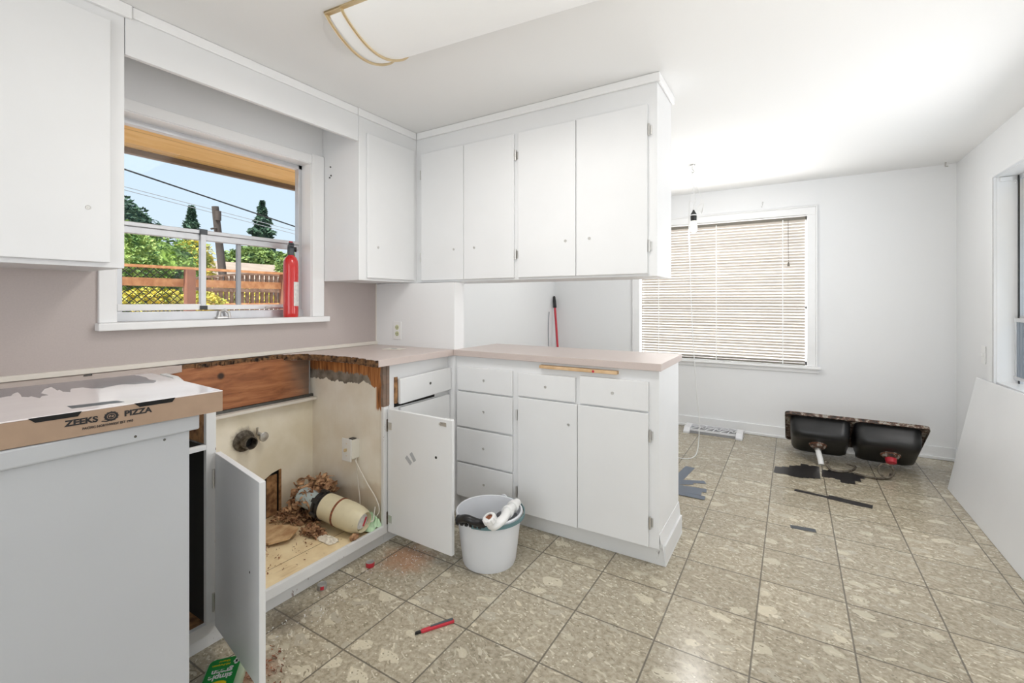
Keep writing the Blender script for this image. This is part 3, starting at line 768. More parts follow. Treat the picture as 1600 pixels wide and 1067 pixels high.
# ------------------------------------------------------------------ sink base (open bay)
sb = thing('sink_base_cabinet', 'gutted white sink cabinet, doors open, stained inside and missing its counter', 'cabinet', (-2.0, 1.2, 0))
bm = bmesh.new()
box(bm, XL-.018, XL, .800, .832, .104, .845)               # left stile
box(bm, XL-.018, XL, 1.604, 1.638, .104, .694)            # right stile
box(bm, XL-.018, XL, .560, 1.638, .064, .104)             # bottom rail
box(bm, XL-.018, XL, .560, .800, .705, .722)              # mid rail of the narrow opening
P_('face_frame', bm, 'chipped', sb, bevel=.0015)
bm = bmesh.new()
poly = [(1.604, .694), (1.638, .694), (1.638, .902), (1.603, .902), (1.598, .85), (1.606, .80), (1.600, .74)]
prism(bm, poly, XL-.018, XL-.001, Matrix(((0, 0, 1, 0), (1, 0, 0, 0), (0, 1, 0, 0), (0, 0, 0, 1))))
box(bm, XL-.001, XL+.002, 1.622, 1.640, .70, .902)
P_('torn_stile', bm, 'fir', sb)
PB('toe_kick', (-1.775, -1.757, .560, 1.637, 0, .064), 'chipped', sb)
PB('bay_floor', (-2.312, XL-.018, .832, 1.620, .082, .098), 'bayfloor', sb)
# back panel with a hole broken through it
bm = bmesh.new()
B0 = -2.312; B1 = -2.302
box(bm, B0, B1, .832, 1.620, .335, .675); box(bm, B0, B1, 1.425, 1.620, .098, .335); box(bm, B0, B1, .832, 1.30, .098, .335)
prism(bm, [(1.30, .335), (1.30, .26), (1.335, .30), (1.38, .325), (1.425, .335)], B0, B1, Matrix(((0, 0, 1, 0), (1, 0, 0, 0), (0, 1, 0, 0), (0, 0, 0, 1))))
P_('back_panel', bm, 'bay', sb)
PB('wall_hole_shade', (W+.002, W+.006, 1.27, 1.46, .08, .35), 'holeshade', sb)  # dark patch stands in for the shade inside the hole
bm = bmesh.new(); box(bm, -2.318, -2.312, 1.36, 1.415, .10, .31); box(bm, B1, B1+.006, 1.418, 1.430, .098, .335)
P_('stud', bm, 'ply', sb)
PB('back_rail', (-2.318, -2.296, .560, 1.592, .702, .918), 'fir', sb, bevel=.002)
PB('ledge', (-2.300, -2.262, .832, 1.618, .672, .686), 'lip', sb)
PB('ledge_gap_shade', (-2.312, -2.296, .832, 1.618, .675, .700), 'darkmetal', sb)  # dark strip painted as the shade under the board, no metal there
PB('partition', (-2.326, XL-.0185, 1.620, 1.637, .098, .902), 'partition', sb)
bm = bmesh.new()
prism(bm, [(-2.30, .70), (-1.745, .70), (-1.745, .845), (-1.78, .89), (-1.9, .90), (-2.0, .93), (-2.1, .934), (-2.12, .90), (-2.30, .90)], .812, .832, Matrix(((1, 0, 0, 0), (0, 0, 1, 0), (0, 1, 0, 0), (0, 0, 0, 1))))
box(bm, -2.30, -1.742, .812, .832, .082, .70)
P_('left_partition', bm, 'chipped', sb)
bm = bmesh.new(); box(bm, -2.318, -2.296, .95, 1.44, .918, .936)
for k in range(60):
    yy_ = 1.0+k*.0096; box(bm, -2.320, -2.292+random.uniform(-.006, .010), yy_, yy_+.012, .914+random.uniform(0, .006), .931+random.uniform(-.003, .003))
P_('ragged_ply_strip', bm, 'darkply', sb)
# narrow opening beside it, inner shade painted in with near-black panels
PB('narrow_bay_back', (-2.30, -2.29, .56, .81, .08, .90), 'holeshade', sb)
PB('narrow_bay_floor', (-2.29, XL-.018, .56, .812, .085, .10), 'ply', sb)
PB('narrow_bay_side', (-2.29, XL-.02, .805, .8115, .10, .70), 'holeshade', sb)
PB('narrow_bay_shelf', (-2.29, XL-.02, .56, .805, .705, .715), 'holeshade', sb)
PB('drawer_runner', (-2.29, XL-.02, .803, .8115, .722, .84), 'ply', sb)
# waste pipe and valve
pp = bmesh.new()
lathe(pp, [(.050, 0), (.052, .004), (.030, .010), (.027, .012), (.027, .03), (.031, .031), (.031, .07), (.026, .07), (.026, .01), (0, .01)], 28, Matrix.Translation((B1, 1.238, .531)) @ Matrix.Rotation(PI/2, 4, 'Y'))
wp = P_('waste_pipe', pp, 'pipe', sb, smooth=True)
bm = bmesh.new(); lathe(bm, [(0, 0), (.025, 0), (.025, .001), (0, .001)], 20, Matrix.Translation((B1+.030, 1.238, .531)) @ Matrix.Rotation(PI/2, 4, 'Y')); sub('pipe_bore', bm, 'holeshade', wp)
bm = bmesh.new(); tube(bm, [(B1, 1.312, .548), (B1+.05, 1.312, .545)], .010, 10); lathe(bm, [(0, 0), (.022, 0), (.024, .004), (.021, .008), (.008, .009), (0, .012)], 18, Matrix.Translation((B1+.045, 1.312, .540)) @ Matrix.Rotation(PI/2+.1, 4, 'Y')); tube(bm, [(B1+.01, 1.30, .55), (B1+.02, 1.295, .585)], .005, 8)
P_('shutoff_valve', bm, 'nickel', sb, smooth=True)
# junction box with switch on the right partition, cords below it
bm = bmesh.new(); box(bm, -1.975, -1.915, 1.572, 1.620, .410, .505)
jb = P_('junction_box', bm, 'ivory', sb, bevel=.003)
subbox('switch_plate', (-1.988, -1.918, 1.567, 1.572, .396, .512), 'whiteplastic', jb, bevel=.003)
bm = bmesh.new(); box(bm, -1.957, -1.949, 1.553, 1.568, .448, .462); sub('toggle', bm, 'brass', jb)
for zz in (.425, .487):
    bm = bmesh.new(); lathe(bm, [(0, 0), (.003, 0), (.002, .0015), (0, .002)], 8, Matrix.Translation((-1.953, 1.5675, zz)) @ Matrix.Rotation(PI/2, 4, 'X'))
    sub('plate_screw', bm, 'brass', jb)
bm = bmesh.new(); box(bm, -1.958, -1.930, 1.586, 1.612, .504, .509); sub('box_slot', bm, 'black', jb)
bm = bmesh.new(); tube(bm, smooth_pts([(-1.935, 1.60, .41), (-1.90, 1.603, .36), (-1.84, 1.606, .29), (-1.78, 1.607, .23), (-1.755, 1.605, .17), (-1.80, 1.59, .125), (-1.86, 1.56, .115)]), .0028, 8)
tube(bm, smooth_pts([(-1.925, 1.605, .41), (-1.915, 1.607, .30), (-1.90, 1.608, .20), (-1.90, 1.608, .11)]), .0024, 8)
P_('cord', bm, 'lip', jb if False else sb)
# doors
def leaf(name, hinge, ang, width, z0, z1, mat_, m_edge, hz, lab, extra=None):
    piv = thing('tmp', '', '', hinge)
    return piv
hx, hy = XL+.002, .830
ang = math.atan2(-.071, .40)
R1 = Matrix.Translation((hx, hy, 0)) @ Matrix.Rotation(ang, 4, 'Z')
ld = PB('door', (0.004, .404, -.004, .014, .086, .690), 'cab', sb, bevel=.0015, mtx=R1)
ld['label'] = 'left sink door, swung open, seen from its inner grey-white side'
bm = bmesh.new(); box(bm, .404, .4055, -.0035, .0135, .088, .688, mtx=R1); sub('worn_edge', bm, 'chipped', ld)
for hz in (.60, .17):
    bm = bmesh.new(); box(bm, -.004, .0, -.016, .002, hz-.03, hz+.03, mtx=R1); tube(bm, [R1 @ Vector((.002, -.008, hz-.032)), R1 @ Vector((.002, -.008, hz+.032))], .004, 8); sub('hinge', bm, 'nickel', ld)
bm = bmesh.new(); lathe(bm, [(0, 0), (.004, 0), (.003, .0008), (0, .0009)], 10, R1 @ Matrix.Translation((.33, -.004, .40)) @ Matrix.Rotation(PI/2, 4, 'X')); sub('screw_hole', bm, 'darkmetal', ld)
R2 = Matrix.Translation((XL+.002, 1.634, 0)) @ Matrix.Rotation(math.radians(-1.5), 4, 'Z')
rd = PB('door', (0.006, .418, -.010, .008, .074, .682), 'cab', sb, bevel=.0015, mtx=R2)
rd['label'] = 'right sink door, swung open, showing its scuffed inner side'
bm = bmesh.new(); box(bm, .418, .4198, -.0095, .0075, .076, .680, mtx=R2); box(bm, .37, .418, .0, .0075, .682, .6845, mtx=R2); sub('worn_edge', bm, 'chipped', rd)
for hz in (.600, .140):
    bm = bmesh.new(); box(bm, .010, .034, -.0125, -.010, hz-.018, hz+.018, mtx=R2); sub('hinge', bm, 'nickel', rd)
    bm = bmesh.new(); box(bm, -.004, .005, -.012, .000, hz-.030, hz+.030, mtx=R2); sub('hinge', bm, 'pipe', rd)
bm = bmesh.new(); box(bm, .350, .388, -.0125, -.010, .650, .668, mtx=R2); box(bm, .345, .36, -.0135, -.010, .655, .661, mtx=R2); sub('catch', bm, 'nickel', rd)
bm = bmesh.new(); lathe(bm, [(0, 0), (.0065, 0), (.006, .001), (0, .001)], 14, R2 @ Matrix.Translation((.325, -.010, .500)) @ Matrix.Rotation(PI/2, 4, 'X')); sub('screw_hole', bm, 'holeshade', rd)
bm = bmesh.new()
for (a, b, an) in ((.150, .455, .7), (.178, .475, .9)):
    box(bm, -.022, .022, -.0006, 0, -.010, .010, mtx=R2 @ Matrix.Translation((a, -.0103, b)) @ Matrix.Rotation(an, 4, 'Y'))
sub('tape_residue', bm, 'sticker', rd)

# foreground cabinet leg
fc = thing('base_cabinet', 'large pale grey cabinet end in the left foreground under the pizza box', 'cabinet', (-1.5, .2, 0))
PB('end_panel', (-1.742, -1.272, -.75, .553, 0, .897), 'shadedgrey', fc, bevel=.0015)
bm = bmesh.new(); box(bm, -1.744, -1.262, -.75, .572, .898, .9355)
P_('top_board', bm, 'shadedgrey', fc, bevel=.004)
bm = bmesh.new(); lathe(bm, [(0, 0), (.003, 0), (.002, .001), (0, .0012)], 8, Matrix.Translation((-1.2618, .44, .912)) @ Matrix.Rotation(PI/2, 4, 'Y')); P_('nail_head', bm, 'darkmetal', fc)
bm = bmesh.new(); lathe(bm, [(0, 0), (.003, 0), (.002, .001), (0, .0012)], 8, Matrix.Translation((-1.2718, .50, .888)) @ Matrix.Rotation(PI/2, 4, 'Y'))
P_('nail_head', bm, 'darkmetal', fc)

# ------------------------------------------------------------------ pizza box
pz = thing('pizza_box', 'flat kraft pizza box lying on the left foreground cabinet', 'box', (-1.50, .38, .9365), rotz=math.radians(-3.6))
# local frame: +x towards the room, +y right
Lx, Ly, Hh = .245, .245, .053
ox = .0
bm = bmesh.new(); box(bm, -Lx, Lx-.002, -Ly, Ly, 0, Hh-.003)
tray = obj('tray', bm, 'card', pz, bevel=.002)
bm = bmesh.new(); box(bm, -Lx-.001, Lx, -Ly-.001, Ly+.001, Hh-.003, Hh)
lid = obj('lid', bm, 'lid', pz, bevel=.0015)
bm = bmesh.new(); box(bm, Lx-.0022, Lx, -Ly, Ly, .0005, Hh-.003)
front = obj('front_flap', bm, 'card', pz)
FY0 = .425   # local front text coordinates are world y minus this
def yl(yw): return (yw-.38)+.006
for (ya, yb_) in ((.273, .351), (.438, .516)):
    a, b = yl(ya), yl(yb_)
    bm = bmesh.new(); prism(bm, [(a, Hh-.001), (a+.010, Hh-.0105), (b-.006, Hh-.0105), (b, Hh-.001)], Lx-.001, Lx+.0009, Matrix(((0, 0, 1, 0), (1, 0, 0, 0), (0, 1, 0, 0), (0, 0, 0, 1))))
    sub('tab_slot', bm, 'slot', front)
TM = lambda y, z, d=.0004: Matrix.Translation((Lx+d, y, z)) @ Matrix(((0, 0, 1, 0), (1, 0, 0, 0), (0, 1, 0, 0), (0, 0, 0, 1)))
def lettering(s, size, y, z, width, part, m='ink', bold=0.0):
    bm = text_bm(s, size, bold, .0003)
    xs = [v.co.x for v in bm.verts]; wd_ = max(xs)-min(xs); cxx = (max(xs)+min(xs))/2
    ys = [v.co.y for v in bm.verts]; cyy = (max(ys)+min(ys))/2
    bmesh.ops.translate(bm, vec=(-cxx, -cyy, 0), verts=bm.verts[:]); bmesh.ops.scale(bm, vec=(width/wd_, 1, 1), verts=bm.verts[:])
    bmesh.ops.transform(bm, matrix=TM(y, z), verts=bm.verts[:])
    return sub('lettering', bm, m, part)
lettering('ZEEKS', .0165, yl(.3465)+.004, .0310, .052, front, bold=.0007)
lettering('PIZZA', .0165, yl(.4440)+.002, .0330, .050, front, bold=.0007)
lettering('PACIFIC NORTHWEST EST 1993', .0070, yl(.394), .0150, .084, front, bold=.00012)
bm = bmesh.new()
# round emblem: ring, inner disc with a letter cut, scroll under it
cy_, cz_ = yl(.3985), .032
def ring(bm, r0, r1, sx=1.2):
    n_ = 28; a = [bm.verts.new((math.cos(2*PI*k/n_)*r0*sx, math.sin(2*PI*k/n_)*r0, .0002)) for k in range(n_)]; b = [bm.verts.new((math.cos(2*PI*k/n_)*r1*sx, math.sin(2*PI*k/n_)*r1, .0002)) for k in range(n_)]
    for k in range(n_): bm.faces.new((a[k], a[(k+1) % n_], b[(k+1) % n_], b[k]))
ring(bm, .0062, .0098); ring(bm, .0, .0001) if 0 else None
ring(bm, .0034, .0052)
for t in range(12):
    a = t*PI/6; box(bm, .0098, .0108, -.0007, .0007, 0, .0003, mtx=Matrix.Scale(1.2, 4, (1, 0, 0)) @ Matrix.Rotation(a, 4, 'Z'))
prism(bm, [(-.017, -.0085), (-.008, -.0105), (.004, -.0095), (.004, -.0080), (-.008, -.0088), (-.015, -.007)], 0, .0003)
bmesh.ops.transform(bm, matrix=TM(cy_, cz_), verts=bm.verts[:]); sub('emblem', bm, 'ink', front)
lettering('Z', .010, cy_, cz_, .006, front, bold=.0003)
bm = bmesh.new(); prism(bm, [(.166, -.030), (.203, -.030), (.214, .055), (.180, .050)], Hh, Hh+.0003); sub('printed_band', bm, 'grey', lid)
art = [(-.243, -.243), (-.100, -.243), (-.085, -.10), (-.095, -.078), (-.130, -.070), (-.148, -.060), (-.10, -.062), (-.060, -.066), (-.039, -.057), (-.050, -.052), (-.001, -.045), (-.030, -.036), (-.034, -.025), (-.080, -.030), (-.122, -.019), (-.15, -.012), (-.178, .005), (-.14, .004), (-.092, .002), (-.110, .008), (-.064, .006), (-.043, .016), (-.075, .022), (-.102, .030), (-.097, .051), (-.060, .060), (-.043, .077), (-.060, .10), (-.073, .125), (-.058, .135), (-.045, .145), (-.04, .165), (-.026, .183), (-.06, .20), (-.10, .195), (-.16, .205), (-.243, .20)]
bm = bmesh.new(); prism(bm, art, Hh-.0002, Hh+.0002); sub('printed_artwork', bm, 'artink', lid)
bm = text_bm('GREAT PIZZA', .018, .0004, .0001); bmesh.ops.transform(bm, matrix=Matrix.Translation((Lx-.065, -.01, Hh+.0002)) @ Matrix.Rotation(PI/2, 4, 'Z'), verts=bm.verts[:])
bm.free()
pz.location = (-1.2535-.245-.003, .386, .9365)
# torn cardboard scrap on the box corner
bm = bmesh.new(); prism(bm, [(-1.60, .648), (-1.50, .655), (-1.42, .66), (-1.44, .685), (-1.50, .678), (-1.56, .69), (-1.60, .67)], .9365, .950)

# ------------------------------------------------------------------ fixtures on the corner wall
def outlet(loc, axis, lab, kind='outlet'):
    rt = Matrix.Translation(loc) @ (Matrix.Identity(4) if axis == '-y' else Matrix.Rotation(-PI/2, 4, 'Z'))
    o = thing('wall_outlet' if kind == 'outlet' else 'light_switch', lab, 'outlet' if kind == 'outlet' else 'light switch', loc)
    bm = bmesh.new(); box(bm, -.035, .035, -.005, 0, -.057, .057, mtx=rt); P_('plate', bm, 'whiteplastic', o, bevel=.002)
    if kind == 'outlet':
        for s in (-.02, .02):
            bm = bmesh.new(); lathe(bm, [(0, 0), (.0155, 0), (.0155, .0025), (0, .0025)], 20, rt @ Matrix.Translation((0, -.005, s)) @ Matrix.Rotation(PI/2, 4, 'X'))
            r_ = P_('receptacle', bm, 'greenish', o)
            bm = bmesh.new(); box(bm, -.008, -.005, -.0082, -.0074, s-.004, s+.006, mtx=rt); box(bm, .005, .008, -.0082, -.0074, s-.004, s+.006, mtx=rt); box(bm, -.002, .002, -.0082, -.0074, s-.011, s-.007, mtx=rt)
            sub('slot', bm, 'black', r_)
    else:
        bm = bmesh.new(); box(bm, -.005, .005, -.016, -.005, -.006, .012, mtx=rt); P_('toggle', bm, 'whiteplastic', o, bevel=.001)
    return o
outlet((-2.129, YN, 1.033), '-y', 'white duplex outlet on the short wall above the corner countertop')
o = thing('light_switch', 'small white switch plate on the right wall beside the tall window', 'light switch', (XR, 4.155, .868))
PB('plate', (XR-.006, XR-.0005, 4.12, 4.19, .811, .925), 'whiteplastic', o, bevel=.002)
PB('toggle', (XR-.016, XR-.005, 4.150, 4.160, .862, .878), 'whiteplastic', o, bevel=.001)
# loose plate lying on the corner counter
bm = bmesh.new(); lp = Matrix.Translation((-1.985, 1.93, .9375)) @ Matrix.Rotation(.25, 4, 'Z'); box(bm, -.057, .057, -.040, .040, 0, .004, mtx=lp)
o = tag(obj('cover_plate', bm, 'lip', bevel=.0015), 'loose ivory cover plate lying flat on the corner countertop', 'cover plate')
bm = bmesh.new(); box(bm, -.017, .017, -.012, .012, .004, .0045, mtx=lp); sub('plate_opening', bm, 'registerdark', o)

# ------------------------------------------------------------------ fire extinguisher
fe = thing('fire_extinguisher', 'small red fire extinguisher standing on the kitchen window sill', 'fire extinguisher', (-2.325, 1.502, 1.1315), rotz=1.0)
bm = bmesh.new(); lathe(bm, [(0, 0), (.034, 0), (.037, .004), (.038, .02), (.038, .285), (.036, .305), (.028, .322), (.016, .332), (.014, .345), (0, .345)], 36); cy = obj('cylinder', bm, 'red', fe, smooth=True)
bm = bmesh.new()
for k in range(9):
    a0, a1 = -1.0+k*.14-.2, -1.0+(k+1)*.14-.2
    r_ = .0386; vs = [bm.verts.new((math.cos(a)*r_, math.sin(a)*r_, z)) for a in (a0, a1) for z in (.06, .19)]
    bm.faces.new((vs[0], vs[2], vs[3], vs[1]))
sub('label_panel', bm, 'label', cy)
bm = bmesh.new(); lathe(bm, [(0, .335), (.017, .335), (.018, .352), (.016, .392), (0, .394)], 20); box(bm, -.012, .016, -.032, .012, .378, .398); box(bm, -.012, .012, -.048, -.02, .392, .400)
obj('valve_head', bm, 'grey', fe, bevel=.003)
bm = bmesh.new(); box(bm, -.010, .010, .008, .042, .388, .4125); box(bm, -.008, .008, .030, .040, .345, .395); obj('lever', bm, 'redplastic', fe, bevel=.003)
bm = bmesh.new(); lathe(bm, [(0, 0), (.014, 0), (.014, .012), (0, .013)], 18, Matrix.Translation((.016, .008, .368)) @ Matrix.Rotation(PI/2, 4, 'Y')); obj('gauge', bm, 'black', fe)

# ------------------------------------------------------------------ leaning pole
pl = thing('broom_handle', 'red pole with a black grip leaning behind the peninsula countertop', 'pole', (-1.256, 2.7, 0))
p0 = Vector((-1.27, 2.84, .0)); 
import functools
def ray(u, v, y):
    yaw = math.radians(31.416); fx_ = Vector((-math.sin(yaw), math.cos(yaw), 0)); rx = Vector((math.cos(yaw), math.sin(yaw), 0))
    d = fx_ + rx*((u-800)/717.3) + Vector((0, 0, 1))*(-(v-471)/717.3); t = y/d.y
    return Vector((0, 0, 1.216)) + d*t
pa = Vector((-2.305, 4.690, 1.278)); pb_ = Vector((-2.13, 4.53, .003))
dirp = (pb_-pa)
bm = bmesh.new(); q1 = pa+dirp*.10; tube(bm, [q1, pb_], .0125, 12); P_('shaft', bm, 'redplastic', pl, smooth=True)
bm = bmesh.new(); tube(bm, [pa, pa+dirp*.01, pa+dirp*.05, q1, q1+dirp*.005], .015, 14, radii=[.006, .014, .019, .019, .014]); P_('grip', bm, 'black', pl, smooth=True)
bm = bmesh.new(); tube(bm, smooth_pts([(-2.322, 4.60, 1.10), (-2.321, 4.58, .90), (-2.321, 4.60, .5), (-2.32, 4.60, .11)]), .004, 6)
tag(obj('wall_stripe', bm, 'greywire'), 'thin grey line running down the far left corner beside the red pole', 'stripe')  # thin raised grey line down the wall

# ------------------------------------------------------------------ ceiling light
cl = thing('ceiling_light', 'arched white ceiling light with brass end bands above the sink', 'ceiling light', (-.86, 1.31, ZC), rotz=math.radians(5))
Lh = .61; Wd = .181; drop = .075
def arc(t, off=0.0): # t -1..1
    return (Wd+off)*t, -(drop+off)*math.cos(t*PI/2)**.8 if abs(t) < 1 else 0.0
N = 20
bm = bmesh.new(); prev = None; rows = []
for s in (-Lh+.01, Lh-.01):
    rows.append([bm.verts.new((s, arc(-1+2*k/N)[0], arc(-1+2*k/N)[1]-.001)) for k in range(N+1)])
for k in range(N): bm.faces.new((rows[0][k], rows[0][k+1], rows[1][k+1], rows[1][k]))
bm.faces.new(rows[0]); bm.faces.new(rows[1][::-1])
obj('diffuser', bm, 'diff', cl, smooth=True)
def band(name, xx_, wdt=.012):
    bm = bmesh.new(); tube(bm, [(xx_, arc(-1+2*k/N, .004)[0], arc(-1+2*k/N, .004)[1]-.002) for k in range(N+1)], .0055, 8); return obj(name, bm, 'brass', cl, smooth=True)
band('brass_band', -Lh); band('brass_band', -Lh+.075); band('brass_band', Lh); band('brass_band', Lh-.075)
bm = bmesh.new(); box(bm, -Lh, Lh, -Wd-.012, -Wd+.012, -.006, -.0005); box(bm, -Lh, -Lh+.08, -Wd-.012, -Wd+.03, -.008, -.001); obj('brass_rail', bm, 'brass', cl)
ldat = bpy.data.lights.new('ceiling_lamp_glow', 'AREA'); ldat.shape = 'RECTANGLE'; ldat.size = .75; ldat.size_y = .34; ldat.energy = 8.5; ldat.color = (1, .98, .95)
lo = bpy.data.objects.new('ceiling_lamp_glow', ldat); C.objects.link(lo); lo.location = (-1.06, 1.29, ZC-.095); lo.rotation_euler = (0, 0, math.radians(5))

# ------------------------------------------------------------------ hanging bulb
hb = thing('pendant_bulb', 'bare white bulb in a black socket hung from a ceiling hook by cord', 'pendant lamp', (-.656, 3.739, ZC))
HX, HY = -.656, 3.739
bm = bmesh.new(); lathe(bm, [(0, 0), (.020, 0), (.016, -.008), (.004, -.012), (0, -.012)], 16, Matrix.Translation((HX, HY, ZC-.001))); tube(bm, smooth_pts([(HX, HY, ZC-.01), (HX, HY, ZC-.035), (HX+.010, HY, ZC-.050), (HX+.004, HY, ZC-.062), (HX-.008, HY, ZC-.052)]), .0028, 8)
P_('ceiling_hook', bm, 'nickel', hb, smooth=True)
bm = bmesh.new(); tube(bm, smooth_pts([(HX, HY, ZC-.055), (HX-.006, HY, 2.13), (HX+.010, HY, 2.10), (HX+.012, HY, 2.04), (HX+.022, HY, 1.985), (HX+.010, HY, 1.96), (HX+.008, HY, 1.92)]), .0028, 6)
tube(bm, smooth_pts([(HX+.01, HY, 2.10), (HX-.002, HY, 2.06), (HX-.012, HY, 2.01), (HX-.006, HY, 1.98), (HX+.008, HY, 1.99), (HX+.020, HY, 1.97)]), .0022, 6)
cd_ = P_('cord', bm, 'string', hb)
bm = bmesh.new(); lathe(bm, [(0, .085), (.006, .083), (.010, .07), (.020, .055), (.021, .046)], 20, Matrix.Translation((HX+.008, HY, 1.836))); lathe(bm, [(.022, .040), (.023, .036), (.022, .005), (.018, 0), (0, 0)], 20, Matrix.Translation((HX+.008, HY, 1.836)))
sk = P_('socket', bm, 'black', hb, smooth=True)
bm = bmesh.new(); lathe(bm, [(.0205, .047), (.0235, .044), (.0235, .040), (.0205, .038)], 20, Matrix.Translation((HX+.008, HY, 1.836))); sub('socket_ring', bm, 'whiteplastic', sk, smooth=True)
bm = bmesh.new(); lathe(bm, [(0, -.088), (.014, -.085), (.024, -.074), (.028, -.058), (.026, -.035), (.020, -.004), (.017, .002), (0, .002)], 24, Matrix.Translation((HX+.008, HY, 1.836))); P_('bulb', bm, 'bulbwhite', hb, smooth=True)
bdat = bpy.data.lights.new('bulb_light', 'POINT'); bdat.energy = 11; bdat.shadow_soft_size = .035; bdat.color = (1, .985, .96)
bo = bpy.data.objects.new('bulb_light', bdat); C.objects.link(bo); bo.location = (HX+.008, HY, 1.705)
bm = bmesh.new()
tg = [(0, 0), (.018, -.040), (.010, -.110), (-.003, -.128), (-.016, -.115), (-.030, -.070), (-.026, -.062), (-.010, -.045)]
a = [bm.verts.new((HX+.065+px_, HY-.01+.006*math.sin(i*2.1), 2.005+pz_)) for i, (px_, pz_) in enumerate(tg)]
f_ = bm.faces.new(a); 
ex = bmesh.ops.extrude_face_region(bm, geom=[f_]); bmesh.ops.translate(bm, vec=(0, .0012, 0), verts=[v for v in ex['geom'] if isinstance(v, bmesh.types.BMVert)])
tube(bm, [(HX+.012, HY, 2.13), (HX+.040, HY-.004, 2.07), (HX+.065, HY-.008, 2.004)], .0018, 6)
P_('paper_tag', bm, 'whiteplastic', hb)
# loose cord to the floor
bm = bmesh.new()
tube(bm, smooth_pts([(HX-.008, HY, 2.0), (HX-.016, HY-.002, 1.99), (HX-.024, HY, 1.96), (HX-.026, HY+.0, 1.75), (HX-.020, HY+.01, 1.45), (HX-.004, HY+.02, 1.0), (HX+.010, HY+.10, .55), (HX+.022, HY+.16, .28), (HX+.018, HY+.16, .10), (HX+.01, HY+.13, .02), (HX+.0, HY+.06, .004), (HX-.03, HY-.01, .004), (HX-.10, HY-.03, .004), (HX-.22, HY+.01, .004)]), .0034, 8)
tag(obj('extension_cord', bm, 'string'), 'white cord dropping from the hanging bulb to the floor beside the peninsula', 'cord')

# ------------------------------------------------------------------ floor register
rg = thing('baseboard_register', 'white scrollwork register cover on the floor beneath the dining window', 'register', (-.61, 4.55, 0))
X0, X1, Y0, Y1 = -.865, -.372, 4.46, 4.64
for xa, xb in ((X0, X0+.055), (X1-.055, X1)):
    bm = bmesh.new(); prism(bm, [(Y0, 0), (Y1, 0), (Y1, .055), (Y0+.05, .050), (Y0, .018)], xa, xb, Matrix(((0, 0, 1, 0), (1, 0, 0, 0), (0, 1, 0, 0), (0, 0, 0, 1))))
    P_('end_cap', bm, 'registermetal', rg, bevel=.003)
bm = bmesh.new(); prism(bm, [(Y0+.03, 0), (Y1, 0), (Y1, .030), (Y0+.03, .022)], X0+.05, X1-.05, Matrix(((0, 0, 1, 0), (1, 0, 0, 0), (0, 1, 0, 0), (0, 0, 0, 1))))
P_('tray', bm, 'registerdark', rg)
bm = bmesh.new(); box(bm, X0+.05, X1-.05, Y0+.036, Y0+.048, .022, .038); box(bm, X0+.05, X1-.05, Y1-.014, Y1, .03, .052)
for k in range(6):
    cx = X0+.09+k*.062; s = 1 if k % 2 else -1
    tube(bm, smooth_pts([(cx-.03, Y0+.05, .036), (cx-.01, Y0+.09+.02*s, .044), (cx+.02, Y0+.09-.02*s, .043), (cx+.035, Y0+.13, .049), (cx+.01, Y1-.02, .050)], 4), .0045, 6)
P_('scrollwork', bm, 'registermetal', rg)

# ------------------------------------------------------------------ removed sink
th = math.radians(37)
sk = thing('kitchen_sink', 'black double-bowl sink tipped with its underside showing by the far wall', 'sink', (.37, 4.3, 0))
# local plane frame: u = x (0..0.82), v along the slope from the raised front edge down to the back, n = outward under-side normal
F0 = Vector((-.050, 4.125, .372)); U = Vector((1, .0, -.004)); V = Vector((0, math.cos(th), -math.sin(th))); Nn = Vector((0, -math.sin(th), -math.cos(th)))
SM = Matrix.Translation(F0) @ Matrix(((U.x, V.x, Nn.x, 0), (U.y, V.y, Nn.y, 0), (U.z, V.z, Nn.z, 0), (0, 0, 0, 1)))
SW, SD = .85, .50
def rrect(x0, x1, y0, y1, r, n=6):
    out = []
    for cx, cy, a0 in ((x1-r, y0+r, -PI/2), (x1-r, y1-r, 0), (x0+r, y1-r, PI/2), (x0+r, y0+r, PI)):
        for k in range(n+1): a = a0+k*PI/2/n; out.append((cx+r*math.cos(a), cy+r*math.sin(a)))
    return out
bm = bmesh.new()
lo_ = rrect(0, SW, 0, SD, .035); hi = rrect(.004, SW-.004, .004, SD-.004, .033)
prism(bm, lo_, -.004, .004, SM)
n_ = len(lo_)
